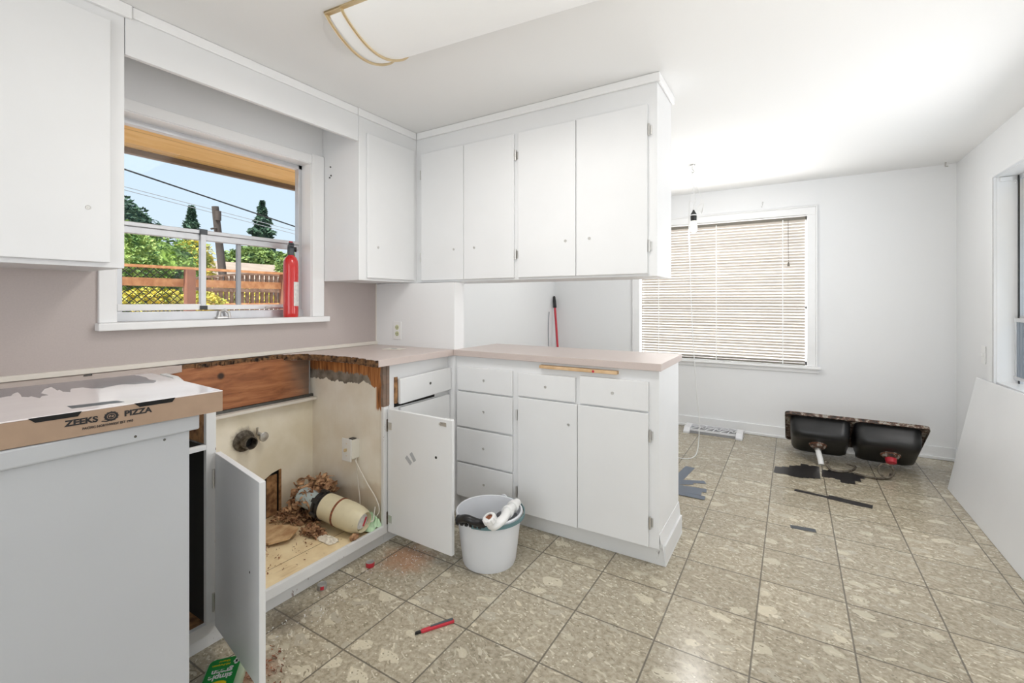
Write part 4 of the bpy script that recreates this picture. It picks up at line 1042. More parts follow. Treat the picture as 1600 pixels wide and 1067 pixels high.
# turned-down lip of the rim
a = [bm.verts.new(SM @ Vector((x, y, .0))) for x, y in lo_]; b = [bm.verts.new(SM @ Vector((x, y, .020))) for x, y in lo_]; c = [bm.verts.new(SM @ Vector((x, y, .018))) for x, y in hi]; d = [bm.verts.new(SM @ Vector((x, y, .0))) for x, y in hi]
for r0, r1 in ((a, b), (b, c), (c, d)):
    for k in range(n_): bm.faces.new((r0[k], r0[(k+1) % n_], r1[(k+1) % n_], r1[k]))
P_('rim', bm, 'rim', sk, smooth=True)
for (bx0, bx1, lab) in ((.035, .415, 0), (.435, .815, 1)):
    bm = bmesh.new(); rings = []
    for (ins, dp, r) in ((0, .002, .05), (.004, .06, .055), (.008, .115, .06), (.020, .143, .07), (.045, .154, .08), (.09, .157, .08)):
        rings.append([bm.verts.new(SM @ Vector((x, y, dp))) for x, y in rrect(bx0+ins, bx1-ins, .045+ins, SD-.085-ins, max(.02, r-ins*.3))])
    for r0, r1 in zip(rings, rings[1:]):
        for k in range(len(r0)): bm.faces.new((r0[k], r0[(k+1) % len(r0)], r1[(k+1) % len(r0)], r1[k]))
    bm.faces.new(rings[-1])
    bw = P_('bowl', bm, 'sink', sk, smooth=True)
    cxm = (bx0+bx1)/2-(.01 if not lab else -.02); cym = .20
    DM = SM @ Matrix.Translation((cxm, cym, .157))
    bm = bmesh.new(); lathe(bm, [(.060, -.004), (.058, .004), (.052, .006), (.046, .018), (.034, .026), (.024, .030), (.0, .031)], 28, DM)
    dr = sub('drain', bm, 'rim', bw, smooth=True)
    bm = bmesh.new(); lathe(bm, [(.0535, .0005), (.056, .005), (.0535, .0085), (.050, .006)], 28, DM); sub('putty_ring', bm, 'chipred', bw, smooth=True)
    if not lab:
        bm = bmesh.new(); lathe(bm, [(.019, .028), (.021, .032), (.021, .046), (.017, .048)], 20, DM); sub('drain_nut', bm, 'nickel', bw, smooth=True)
        tp = DM @ Vector((0, 0, .044)); bm = bmesh.new(); tube(bm, [tp, tp+Vector((.012, -.045, -.045)), tp+Vector((.018, -.070, -.082))], .0185, 18); sub('tailpiece', bm, 'whiteplastic', bw, smooth=True)
    else:
        bm = bmesh.new(); lathe(bm, [(.032, .024), (.034, .030), (.030, .058), (.020, .062), (0, .063)], 20, DM); sub('drain_cap', bm, 'redplastic', bw, smooth=True)
bm = bmesh.new(); prism(bm, [(.400, .30), (.450, .30), (.455, .355), (.395, .355)], .10, .150, SM); P_('sound_pad', bm, 'label', sk)
bm = bmesh.new()
tube(bm, smooth_pts([(.205, 3.985, .050), (.235, 3.975, .018), (.30, 3.99, .012), (.36, 4.03, .020), (.385, 4.10, .03), (.34, 4.13, .035)]), .0085, 8)
lathe(bm, [(.010, 0), (.014, .002), (.014, .02), (.010, .022)], 14, Matrix.Translation((.20, 3.99, .055)) @ Matrix.Rotation(.9, 4, 'Y'))
tube(bm, smooth_pts([(.37, 4.0, .010), (.45, 3.97, .010), (.53, 3.985, .010), (.57, 4.03, .014), (.58, 4.08, .02)]), .0075, 8)
P_('spray_hose', bm, 'pipe', sk, smooth=True)
bm = bmesh.new(); cc = DM @ Vector((.02, -.01, .055)); tube(bm, [Vector((.545+.042*math.cos(t*PI/10), 4.0+.012*math.sin(t*PI/10), .062+.042*math.sin(t*PI/10))) for t in range(21)], .007, 8); P_('clamp_ring', bm, 'pipe', sk, smooth=True)

# ------------------------------------------------------------------ tapes on the floor
def strip(bm, p, q, w_, z=.0008, h=.0006):
    p, q = Vector((*p, 0)), Vector((*q, 0)); d = (q-p).normalized(); s = Vector((-d.y, d.x, 0))*w_/2
    prism(bm, [tuple((p-s).xy), tuple((q-s).xy), tuple((q+s).xy), tuple((p+s).xy)], z, z+h)
bm = bmesh.new()
for k, (xa, ya, yb_) in enumerate([(-.090, 3.755, 3.905), (-.045, 3.76, 3.93), (.0, 3.74, 3.98), (.038, 3.735, 4.00), (.072, 3.75, 4.06), (.108, 3.765, 4.03), (.138, 3.78, 4.05)]):
    strip(bm, (xa, ya), (xa+.006, yb_), .050, .0006+k*.0006)
tag(obj('floor_tape', bm, 'tape'), 'wide patch of black tape strips on the floor, left in front of the sink', 'tape')
bm = bmesh.new()
for k, (xa, ya, yb_) in enumerate([(.198, 3.84, 4.0), (.235, 3.85, 4.02), (.272, 3.83, 4.0), (.300, 3.78, 4.03), (.335, 3.79, 4.02), (.372, 3.86, 4.03), (.398, 3.93, 4.03)]):
    strip(bm, (xa, ya), (xa+.006, yb_), .046, .0006+k*.0006)
tag(obj('floor_tape', bm, 'tape'), 'patch of black tape strips on the floor under the sink drain pipe', 'tape')
bm = bmesh.new(); strip(bm, (.012, 3.478), (.215, 3.452), .036, .0006); strip(bm, (.19, 3.462), (.36, 3.432), .066, .0012); strip(bm, (.30, 3.443), (.405, 3.425), .058, .0018)
tag(obj('floor_tape', bm, 'tape'), 'long thin streak of black tape across the floor tiles', 'tape')
bm = bmesh.new(); strip(bm, (-.009, 2.903), (.107, 2.917), .040, .0006)
tag(obj('floor_tape', bm, 'grey'), 'single short strip of dark tape on the floor, nearest the camera', 'tape')
bm = bmesh.new()
for k, (p, q, ww) in enumerate([((-.64, 3.56), (-.68, 3.15), .065), ((-.70, 3.22), (-.50, 3.31), .05), ((-.70, 3.17), (-.57, 3.25), .05), ((-.72, 3.13), (-.47, 3.16), .062), ((-.70, 3.08), (-.49, 3.10), .062), ((-.74, 3.03), (-.46, 3.035), .055)]):
    strip(bm, p, q, ww, .0006+k*.0006)
tag(obj('floor_tape', bm, 'bluetape'), 'blue-grey tape patch on the floor beside the peninsula end', 'tape')

# ------------------------------------------------------------------ leaning board
bm = bmesh.new()
quad = [(.857, 4.012, .001), (.857, 2.30, .001), (1.036, 2.30, .752), (1.036, 4.185, .716)]
nrm = (Vector(quad[1])-Vector(quad[0])).cross(Vector(quad[3])-Vector(quad[0])).normalized()
if nrm.x < 0: nrm = -nrm
a = [bm.verts.new(p) for p in quad]; b = [bm.verts.new(Vector(p)+nrm*.018) for p in quad]
bm.faces.new(a); bm.faces.new(b[::-1])
for k in range(4): bm.faces.new((a[k], b[k], b[(k+1) % 4], a[(k+1) % 4]))
for v in bm.verts:
    if v.co.z < .0: v.co.z = .0005
tag(obj('leaning_board', bm, 'cab', bevel=.003), 'large blank white board leaning against the right wall below the side window', 'board')

# ------------------------------------------------------------------ bucket
BX, BY = -1.222, 1.795
bk = thing('bucket', 'white plastic bucket with a teal handle standing by the open cabinet door', 'bucket', (BX, BY, .0))
bm = bmesh.new(); lathe(bm, [(0, .004), (.110, .004), (.121, .0), (.125, .010), (.132, .06), (.150, .217), (.157, .219), (.158, .234), (.154, .239), (.149, .237), (.146, .217), (.121, .012), (0, .012)], 64); obj('pail', bm, 'bucket', bk, smooth=True)
bm = bmesh.new()
fwd = Vector((-.56, .83, 0)); rgt = Vector((.83, .56, 0))
def rimpt(a, r=.163, z=.229): 
    v = rgt*math.cos(a)*r - fwd*math.sin(a)*r; return Vector((v.x, v.y, z))
for a in (math.radians(118), math.radians(-62)):
    bm = bmesh.new(); v = rimpt(a, .157, .226); rt = Matrix.Translation(v) @ Matrix.Rotation(math.atan2(v.y, v.x), 4, 'Z') @ Matrix.Rotation(PI/2, 4, 'Y')
    lathe(bm, [(0, .006), (.016, .006), (.020, .002), (.020, -.004), (0, -.004)], 20, rt)
    obj('handle_lug', bm, 'bucket', bk, smooth=True)
bm = bmesh.new(); A = [math.radians(118-k*180/24) for k in range(25)]
pts_ = [rimpt(a, .166, .226-.004*math.sin((i/24)*PI)) for i, a in enumerate(A)]
prevp = None
for i, p in enumerate(pts_):
    u = Vector((p.x, p.y, 0)).normalized()
    q = [bm.verts.new(p+u*du+Vector((0, 0, dz))) for du, dz in ((-.002, -.008), (.002, -.008), (.002, .008), (-.002, .008))]
    if prevp:
        for k in range(4): bm.faces.new((prevp[k], prevp[(k+1) % 4], q[(k+1) % 4], q[k]))
    prevp = q
obj('handle', bm, 'teal', bk, smooth=True)
# drain trap resting across the rim
tp = thing('drain_trap', 'white plastic sink drain pipe resting across the bucket rim', 'pipe', (BX, BY, .23))
def W3(u, v, dep):
    yaw = math.radians(31.416); f_ = Vector((-math.sin(yaw), math.cos(yaw), 0)); r_ = Vector((math.cos(yaw), math.sin(yaw), 0))
    return (f_ + r_*((u-800)/717.3) + Vector((0, 0, -(v-471)/717.3)))*dep + Vector((0, 0, 1.216))
e0 = W3(764, 809, 1.985); e1 = W3(770, 820, 1.995); e2 = W3(785, 812, 2.03); e3 = W3(792, 801, 2.09); e4 = W3(800, 793, 2.16); e5 = W3(808, 785, 2.22)
bm = bmesh.new(); tube(bm, smooth_pts([e0, e1+Vector((0, 0, -.004)), e2, e3, e4, e5], 5), .020, 20); P_('pipe', bm, 'whiteplastic', tp, smooth=True)
bm = bmesh.new(); zax = (e0-e1).normalized(); rt = Matrix.Translation(e0) @ Vector(zax).to_track_quat('Z', 'Y').to_matrix().to_4x4()
lathe(bm, [(.020, -.022), (.0265, -.022), (.0285, -.018), (.0285, .004), (.026, .006), (.019, .006), (.018, -.01)], 12, rt)
for k in range(12):
    a = k*PI/6; box(bm, .027, .0305, -.004, .004, -.016, .002, mtx=rt @ Matrix.Rotation(a, 4, 'Z'))
nt = P_('slip_nut', bm, 'whiteplastic', tp)
bm = bmesh.new(); lathe(bm, [(0, -.002), (.0185, -.002), (.0185, .001), (0, .001)], 20, rt); sub('pipe_mouth', bm, 'chipred', nt)
for p, q in ((e3, e4), (e4, e5)):
    d = (q-p).normalized(); bm = bmesh.new(); rt = Matrix.Translation(p+d*.012) @ d.to_track_quat('Z', 'Y').to_matrix().to_4x4()
    lathe(bm, [(.020, -.014), (.027, -.014), (.028, -.010), (.028, .010), (.024, .014), (.020, .014)], 16, rt); P_('slip_nut', bm, 'whiteplastic', tp, smooth=True)
# black hose in the bucket
bm = bmesh.new(); q0 = W3(716, 812, 2.04); tube(bm, smooth_pts([q0, W3(728, 810, 2.0), W3(742, 815, 1.99), W3(758, 820, 2.02), W3(772, 826, 2.06)], 6), .017, 14, radii=None)
for t in range(6):
    p = q0.lerp(W3(758, 820, 2.0), t/6); rt = Matrix.Translation(p) @ (W3(758, 820, 2.0)-q0).to_track_quat('Z', 'Y').to_matrix().to_4x4(); lathe(bm, [(.016, -.006), (.0215, -.004), (.0215, .004), (.016, .006)], 14, rt)
tag(obj('black_hose', bm, 'black', smooth=True), 'black ribbed hose lying inside the white bucket', 'hose')
bm = bmesh.new(); lathe(bm, [(0, 0), (.045, .0), (.050, .02), (.052, .11), (.049, .112), (.046, .02), (0, .008)], 28, Matrix.Translation((BX+.075, BY+.035, .10)))
tag(obj('plastic_cup', bm, 'sticker', smooth=True), 'cloudy plastic cup inside the bucket behind the drain pipe', 'cup')

# ------------------------------------------------------------------ disposer and debris in the bay
ds = thing('garbage_disposer', 'cream garbage disposal unit lying on its side in the sink cabinet', 'garbage disposal', (-1.90, 1.50, .098))
dA = Vector((-1.985, 1.472, .195)); dB = Vector((-1.752, 1.497, .166)); dd = (dB-dA).normalized()
DMx = Matrix.Translation(dA) @ dd.to_track_quat('Z', 'Y').to_matrix().to_4x4()
L_ = (dB-dA).length
bm = bmesh.new(); lathe(bm, [(0, .0), (.060, .0), (.064, .004), (.065, .05), (.0635, .095), (.062, .1), (.066, .104), (.066, .16), (.063, .20), (.054, .235), (.046, .25), (.043, L_-.012), (.041, L_-.006), (0, L_-.004)], 40, DMx)
bd = P_('motor_housing', bm, 'cream', ds, smooth=True)
bm = bmesh.new(); lathe(bm, [(.0655, .092), (.068, .094), (.068, .103), (.0655, .105)], 40, DMx); sub('clamp_band', bm, 'chipred', bd, smooth=True)
bm = bmesh.new(); lathe(bm, [(0, L_-.004), (.035, L_-.004), (.035, L_-.001), (0, L_-.0005)], 30, DMx); lb = sub('rating_plate', bm, 'label', bd)
bm = bmesh.new(); box(bm, .014, .026, -.022, .022, L_-.0008, L_+.0004, mtx=DMx @ Matrix.Rotation(-.4, 4, 'Z')); sub('red_strip', bm, 'redplastic', bd)
cd_v = DMx.inverted() @ Vector((-1.80, 1.38, .175))
bm = bmesh.new(); rt = Matrix.Translation(dA+dd*.225+Vector((.0, -.052, .004))) @ Vector((.15, -1, .1)).to_track_quat('Z', 'Y').to_matrix().to_4x4(); lathe(bm, [(0, .004), (.010, .004), (.012, 0), (0, 0)], 14, rt); sub('reset_button', bm, 'black', bd)
bm = bmesh.new(); lathe(bm, [(0, -.048), (.054, -.048), (.062, -.042), (.062, -.030), (.055, -.026), (.055, -.016), (.066, -.012), (.066, .004), (0, .004)], 32, DMx)
for k in range(6):
    box(bm, .052, .072, -.010, .010, -.044, -.002, mtx=DMx @ Matrix.Rotation(k*PI/3+.4, 4, 'Z'))
P_('mounting_ring', bm, 'black', ds, bevel=.002)
bm = bmesh.new(); lathe(bm, [(0, -.17), (.044, -.17), (.047, -.16), (.047, -.04), (0, -.04)], 28, DMx); P_('inlet_sleeve', bm, 'tubeblue', ds, smooth=True)
bm = bmesh.new(); tube(bm, smooth_pts([dB+Vector((-.01, .035, -.02)), dB+Vector((.005, .06, -.02)), (-1.760, 1.575, .16), (-1.762, 1.585, .20)]), .0028, 6); P_('power_cord', bm, 'lip', ds)

def shards(bm, cx, cy, z0, rx, ry, hgt, n, smin, smax, flat=.25, ymax=1.60, xmin=-2.295):
    for _ in range(n):
        a = random.uniform(0, 2*PI); r = math.sqrt(random.random())
        px_, py_ = cx+rx*r*math.cos(a), cy+ry*r*math.sin(a)
        py_ = min(py_, ymax); px_ = max(px_, xmin)
        pz_ = z0 + hgt*(1-r*r)*random.random()
        s = random.uniform(smin, smax)
        rt = Matrix.Translation((px_, py_, pz_+.003)) @ Matrix.Rotation(random.uniform(0, 6.3), 4, 'Z') @ Matrix.Rotation(random.uniform(-1, 1), 4, 'X') @ Matrix.Rotation(random.uniform(-.8, .8), 4, 'Y')
        n2 = 4; L = s*random.uniform(1, 2.2); ww = s*random.uniform(.3, .8); cur = random.uniform(-.6, .6)*s
        rows = []
        for k in range(n2+1):
            t = k/n2-.5; rows.append([bm.verts.new(rt @ Vector((t*L, sgn*ww/2*(1-.6*abs(t)*random.uniform(.6, 1.5)), cur*(1-4*t*t)+zz))) for sgn in (-1, 1) for zz in (0, .0012)])
        for r0, r1 in zip(rows, rows[1:]):
            for i, j in ((0, 1), (1, 3), (3, 2), (2, 0)): bm.faces.new((r0[i], r0[j], r1[j], r1[i]))
        bm.faces.new((rows[0][0], rows[0][1], rows[0][3], rows[0][2])); bm.faces.new((rows[-1][0], rows[-1][2], rows[-1][3], rows[-1][1]))
bm = bmesh.new()
shards(bm, -2.17, 1.49, .10, .12, .10, .20, 420, .014, .036)
shards(bm, -2.09, 1.53, .24, .07, .05, .07, 130, .016, .040)
shards(bm, -2.20, 1.42, .10, .10, .08, .06, 120, .008, .022)
shards(bm, -2.10, 1.455, .20, .07, .05, .06, 150, .012, .030)
tag(obj('wood_debris', bm, 'chip'), 'heap of torn brown wood and paper scraps at the back of the sink cabinet', 'debris', kind='stuff')
bm = bmesh.new(); shards(bm, -1.96, 1.385, .10, .075, .035, .05, 150, .010, .026)
tag(obj('wood_debris', bm, 'chip'), 'small heap of splintered wood in front of the disposal unit', 'debris', kind='stuff')
bm = bmesh.new(); shards(bm, -2.0, 1.15, .099, .22, .22, .004, 110, .003, .008); shards(bm, -2.06, 1.16, .099, .05, .06, .012, 40, .006, .014)
tag(obj('wood_debris', bm, 'chipred'), 'scattered crumbs of reddish rotted wood over the cabinet floor', 'debris', kind='stuff')
bm = bmesh.new(); bdm = Matrix.Translation((-2.10, 1.285, .118)) @ Matrix.Rotation(.25, 4, 'Z') @ Matrix.Rotation(-.12, 4, 'Y') @ Matrix.Rotation(.1, 4, 'X')
prism(bm, [(-.12, -.07), (.05, -.10), (.12, -.05), (.10, .03), (.02, .05), (-.09, .04), (-.13, 0)], -.004, .006, bdm)
for v in bm.verts: v.co.z = max(v.co.z, .0995)
tag(obj('board_scrap', bm, 'slab'), 'flat broken slab of particle board lying on the cabinet floor', 'scrap board')
bm = bmesh.new(); bmesh.ops.create_icosphere(bm, subdivisions=3, radius=1)
for v in bm.verts:
    n_ = noise.noise(v.co*2.3); v.co *= 1+.35*n_; v.co = Vector((v.co.x*.018, v.co.y*.022, v.co.z*.016+.014))
tag(obj('wood_chunk', bm, 'chip', smooth=True, loc=(-1.752, 1.45, .0985)), 'round brown chunk of wood by the front edge of the cabinet floor', 'wood chunk')
def crumple(name, m, loc, sx, sy, sz, seed, lab, cat, freq=2.2, amp=.5):
    bm = bmesh.new(); bmesh.ops.create_grid(bm, x_segments=26, y_segments=26, size=1)
    for v in bm.verts:
        p = Vector((v.co.x*freq+seed, v.co.y*freq, seed*.7)); h_ = noise.ridged_multi_fractal(p, 1.0, 2.1, 3, 1.0, 2.0)*.5
        sh = noise.noise_vector(p*1.4)*.35*amp
        edge = max(abs(v.co.x), abs(v.co.y))
        v.co = Vector(((v.co.x+sh.x)*sx*(1-.15*noise.noise(p*.7)), (v.co.y+sh.y)*sy, max(.001, h_*(1-edge**3*.9))*sz))
    r = bmesh.ops.extrude_face_region(bm, geom=bm.faces[:]); bmesh.ops.translate(bm, vec=(0, 0, .0015), verts=[v for v in r['geom'] if isinstance(v, bmesh.types.BMVert)])
    o = obj(name, bm, m, smooth=True, loc=loc); return tag(o, lab, cat)
crumple('green_cloth', 'greencloth', (-1.80, 1.565, .099), .060, .042, .115, 3.1, 'crumpled pale green cloth tucked behind the disposal unit', 'cloth')
crumple('white_rag', 'ragwhite', (-1.86, 1.385, .099), .060, .026, .026, 9.4, 'small white rag on the cabinet floor under the disposal unit', 'rag')

# ------------------------------------------------------------------ small things on the floor
def cap(loc, m_side, m_top, lab, tilt=(0, 0)):
    o = thing('round_tin', lab, 'tin', loc); o.rotation_euler = (tilt[0], tilt[1], 0)
    bm = bmesh.new(); lathe(bm, [(0, 0), (.0185, 0), (.0195, .002), (.0195, .019), (.0185, .020), (.0165, .019), (0, .0185)], 28); obj('body', bm, m_side, o, smooth=True)
    bm = bmesh.new(); lathe(bm, [(0, .0192), (.0160, .0195), (.0178, .0210), (.0190, .0205), (.0180, .0195)], 28); obj('top', bm, m_top, o, smooth=True)
    return o
c1 = cap((-1.655, 1.460, .0005), 'redplastic', 'bunglid', 'small round red tin on the dusty floor near the open right door')
c2 = cap((-1.700, 1.240, .0005), 'bunglid', 'bunglid', 'small round grey tin with a red patch against the toe kick')
bm = bmesh.new(); 
for k in range(3):
    a0, a1 = -1.0+k*.25, -.75+k*.25; vs = [bm.verts.new((math.cos(a)*.0197, math.sin(a)*.0197, z)) for a in (a0, a1) for z in (.004, .018)]; bm.faces.new((vs[0], vs[2], vs[3], vs[1]))
obj('red_patch', bm, 'redplastic', c2)
# box knife / marker
mk = thing('utility_knife', 'thin red and black utility knife lying on the floor tiles', 'utility knife', (-1.135, 1.31, .0), rotz=math.atan2(1.373-1.25, -1.098+1.172))
bm = bmesh.new(); prism(bm, [(-.050, -.007), (.072, -.009), (.074, .0), (.072, .009), (-.050, .007), (-.058, 0)], .0008, .010); obj('body', bm, 'redplastic', mk, bevel=.002)
bm = bmesh.new(); prism(bm, [(-.02, -.0005), (.070, -.004), (.072, .009), (-.015, .0075)], .010, .0118); obj('grip', bm, 'grey', mk, bevel=.001)
bm = bmesh.new(); prism(bm, [(-.078, -.003), (-.056, -.005), (-.056, .005), (-.074, .004)], .002, .009); obj('tip', bm, 'black', mk)
bm = bmesh.new()
for (x_, y_, s_) in ((.245, 2.03, .010), (.275, 2.05, .012), (.20, 1.98, .005)): box(bm, -s_, s_, -.002, .002, .0003, .002, mtx=Matrix.Translation((x_, y_, 0)) @ Matrix.Rotation(x_*9, 4, 'Z'))
# green cleaner bottle lying on its back
gb = thing('cleaner_bottle', 'green-labelled cleaner bottle lying on the floor beside the open left door', 'bottle', (-1.497, .675, .001), rotz=math.radians(50))
gb.location = (-1.475, .718, .001)
# local: +y points away from the camera (bottle base), label faces up
bm = bmesh.new()
def sec(y, w_, h_, n=20): 
    out = []
    for k in range(n):
        a = 2*PI*k/n; ca, sa = math.cos(a), math.sin(a); e_ = .6
        out.append((math.copysign(abs(ca)**e_, ca)*w_, y, h_+math.copysign(abs(sa)**e_, sa)*h_))
    return out
rows = [[bm.verts.new(p) for p in sec(y, w_, h_)] for y, w_, h_ in ((.115, .036, .020), (.112, .052, .030), (.100, .057, .034), (.0, .058, .035), (-.06, .057, .035), (-.09, .045, .030), (-.11, .022, .020), (-.13, .014, .016))]
for r0, r1 in zip(rows, rows[1:]):
    for k in range(20): bm.faces.new((r0[k], r0[(k+1) % 20], r1[(k+1) % 20], r1[k]))
bm.faces.new(rows[0]); bm.faces.new(rows[-1][::-1])
obj('flask', bm, 'clearplastic', gb, smooth=True)
bm = bmesh.new(); lathe(bm, [(0, 0), (.017, 0), (.017, .03), (0, .03)], 18, Matrix.Translation((0, -.128, .017)) @ Matrix.Rotation(PI/2, 4, 'X')); obj('cap', bm, 'green', gb)
bm = bmesh.new(); prism(bm, rrect(-.044, .044, -.06, .098, .018), .0685, .0718); lbl = obj('label_panel', bm, 'green', gb, bevel=.001)
def flat_text(s, size, x_, y_, m, bold, width=None, it=0):
    bm = text_bm(s, size, bold, .0002)
    if width:
        xs = [v.co.x for v in bm.verts]; bmesh.ops.scale(bm, vec=(width/(max(xs)-min(xs)), 1, 1), verts=bm.verts[:])
    bmesh.ops.transform(bm, matrix=Matrix.Translation((x_, y_, .0722)) @ Matrix.Rotation(PI, 4, 'Z'), verts=bm.verts[:])
    return sub('lettering', bm, m, lbl)
flat_text('simple', .030, 0, .018, 'whiteprint', .0010, .064); flat_text('green', .028, .0, .040, 'whiteprint', .0010, .058)
flat_text('All-Purpose', .011, -.008, .068, 'yellow', .0003, .050); flat_text('Cleaner', .010, -.002, .083, 'yellow', .0003, .032)
bm = bmesh.new(); lathe(bm, [(0, 0), (.022, 0), (.022, .0006), (0, .0006)], 20, Matrix.Translation((0, -.012, .0717)), sx=1.1, sy=.6); sub('lemon_patch', bm, 'yellow', lbl)
bm = bmesh.new()
for (x_, y_, r_) in ((.033, .082, .006), (.036, .074, .006), (.030, .074, .006), (.033, .066, .005)): lathe(bm, [(0, 0), (r_, 0), (r_, .0006), (0, .0006)], 12, Matrix.Translation((x_, y_, .0717)))
sub('leaf_mark', bm, 'whiteprint', lbl)
bm = bmesh.new(); shards(bm, -1.53, .88, .001, .10, .07, .004, 60, .004, .010, ymax=9, xmin=-9); shards(bm, -1.40, .80, .001, .06, .08, .003, 40, .003, .008, ymax=9, xmin=-9)
tag(obj('wood_debris', bm, 'chipred'), 'reddish rotted wood crumbs on the floor around the green bottle', 'debris', kind='stuff')
bm = bmesh.new(); shards(bm, -1.60, 1.2, .001, .08, .28, .002, 60, .002, .006, ymax=9, xmin=-1.74); shards(bm, -1.55, 1.58, .001, .12, .12, .002, 60, .002, .005, ymax=9, xmin=-1.74)
tag(obj('wood_debris', bm, 'label'), 'fine pale plaster crumbs along the sink cabinet toe kick', 'debris', kind='stuff')

# ------------------------------------------------------------------ small hardware on walls
bm = bmesh.new()
for (x_, z_) in ((-.229, 2.116), (-.238, 2.075)): tube(bm, [(x_, YB, z_), (x_, YB-.012, z_)], .004, 8)
tube(bm, [(-.229, YB-.010, 2.118), (-.231, YB-.012, 2.085)], .002, 6)
tag(obj('curtain_hook', bm, 'nickel'), 'tiny metal curtain hook in the wall above the dining window', 'hook')
bm = bmesh.new(); tube(bm, smooth_pts([(.99, 4.67, ZC), (.985, 4.66, ZC-.03), (1.0, 4.655, ZC-.035)]), .005, 8)
tag(obj('ceiling_hook', bm, 'nickel'), 'little hook at the ceiling near the far right corner', 'hook')

# ================================================================== OUTSIDE
bm = bmesh.new()
# ground rises from the house to the fence
prof = [(-2.5, .95), (-3.4, 1.0), (-4.5, 1.02), (-6.0, 1.05), (-14, 1.1), (-60, 1.3)]
va_ = [[bm.verts.new((x, y, z)) for x, z in prof] for y in (-20, 60)]
for k in range(len(prof)-1): bm.faces.new((va_[0][k], va_[0][k+1], va_[1][k+1], va_[1][k]))
struct('ground', bm, 'ground', 'pale bark strewn yard outside the kitchen window', 'ground')
bm = bmesh.new(); box(bm, -20, 40, 4.9, 30, -.4, -.3); struct('ground', bm, 'ground', 'yard beyond the dining window', 'ground')
# eave
bm = bmesh.new(); 
sl = (2.035-2.235)/(-3.10+2.45)
def slab(bm, xa, xb, za, zb, t, ya, yb_):
    vs = [bm.verts.new(p) for y in (ya, yb_) for p in ((xa, y, za), (xb, y, zb), (xb, y, zb+t), (xa, y, za+t))]
    for f in ((0, 1, 2, 3), (4, 7, 6, 5), (0, 4, 5, 1), (1, 5, 6, 2), (2, 6, 7, 3), (3, 7, 4, 0)): bm.faces.new([vs[i] for i in f])
slab(bm, W-.12, -3.10, 2.235, 2.060, .02, -3, 6)
ev = tag(obj('roof_eave', bm, 'soffit'), 'yellow boarded underside of the eave above the kitchen window', 'eave', kind='structure')
bm = bmesh.new(); box(bm, -3.135, -3.10, -3, 6, 2.030, 2.15); sub('fascia', bm, 'fascia', ev)
bm = bmesh.new(); slab(bm, XR+.12, XR+.9, 2.27, 2.05, .02, -3, 6); tag(obj('roof_eave', bm, 'soffit'), 'eave over the right side window', 'eave', kind='structure')  # added out of view to keep direct sun out of the window

# fence
FX = -6.0
fe_ = thing('wire_fence', 'brown timber rail fence with diamond wire mesh outside the kitchen window', 'fence', (FX, 2.6, 1.05))
PB('top_rail', (FX-.02, FX+.07, -1, 3.78, 1.585, 1.612), 'fence', fe_)
PB('mid_rail', (FX-.02, FX+.02, -1, 3.74, 1.385, 1.475), 'fence', fe_)
for yy_ in (.6, 2.585): PB('post', (FX+.02, FX+.10, yy_-.045, yy_+.045, 1.04, 1.585), 'gatewood', fe_)
PB('post', (FX-.02, FX+.10, 3.72, 3.86, 1.04, 1.60), 'gatewood', fe_)
bm = bmesh.new(); ya, yb_, za, zb = -.5, 2.55, 1.05, 1.585; step = .075; hh = zb-za
k = ya-hh
while k < yb_:
    for sgn in (1, -1):
        y_s, y_e = k, k+hh
        t0 = max(0, (ya-y_s)/hh); t1 = min(1, (yb_-y_s)/hh)
        if t1 > t0:
            zs, ze = (za+hh*t0, za+hh*t1) if sgn > 0 else (zb-hh*t0, zb-hh*t1)
            tube(bm, [(FX-.03, y_s+hh*t0, zs), (FX-.03, y_s+hh*t1, ze)], .0045, 4, caps=False)
    k += step
P_('diamond_mesh', bm, 'mesh', fe_)
# picket gate
gt = thing('picket_gate', 'arched timber picket gate behind the wire fence', 'gate', (FX-1.0, 3.6, 1.05))
GX = FX-1.2
for k in range(19):
    y_ = 3.05+k*.077; t = (k)/18; h_ = 1.50+.13*math.sin(t*PI*.62)
    PB('picket', (GX, GX+.02, y_, y_+.048, 1.06, h_), 'picket', gt)
bm = bmesh.new(); N_ = 20; pr = None
for k in range(N_+1):
    t = k/N_; y_ = 3.03+1.45*t; h_ = 1.50+.13*math.sin(t*PI*.62)
    q = [bm.verts.new((GX+dx, y_, h_+dz)) for dx, dz in ((-.02, 0), (.05, 0), (.05, .03), (-.02, .03))]
    if pr:
        for i in range(4): bm.faces.new((pr[i], pr[(i+1) % 4], q[(i+1) % 4], q[i]))
    pr = q
P_('arched_rail', bm, 'picket', gt)
PB('lower_rail', (GX+.02, GX+.05, 3.03, 4.48, 1.12, 1.19), 'fence', gt)
PB('middle_rail', (GX+.02, GX+.05, 3.03, 4.48, 1.36, 1.41), 'picket', gt)
PB('gate_post', (GX-.02, GX+.08, 4.44, 4.56, 1.05, 1.60), 'gatewood', gt)

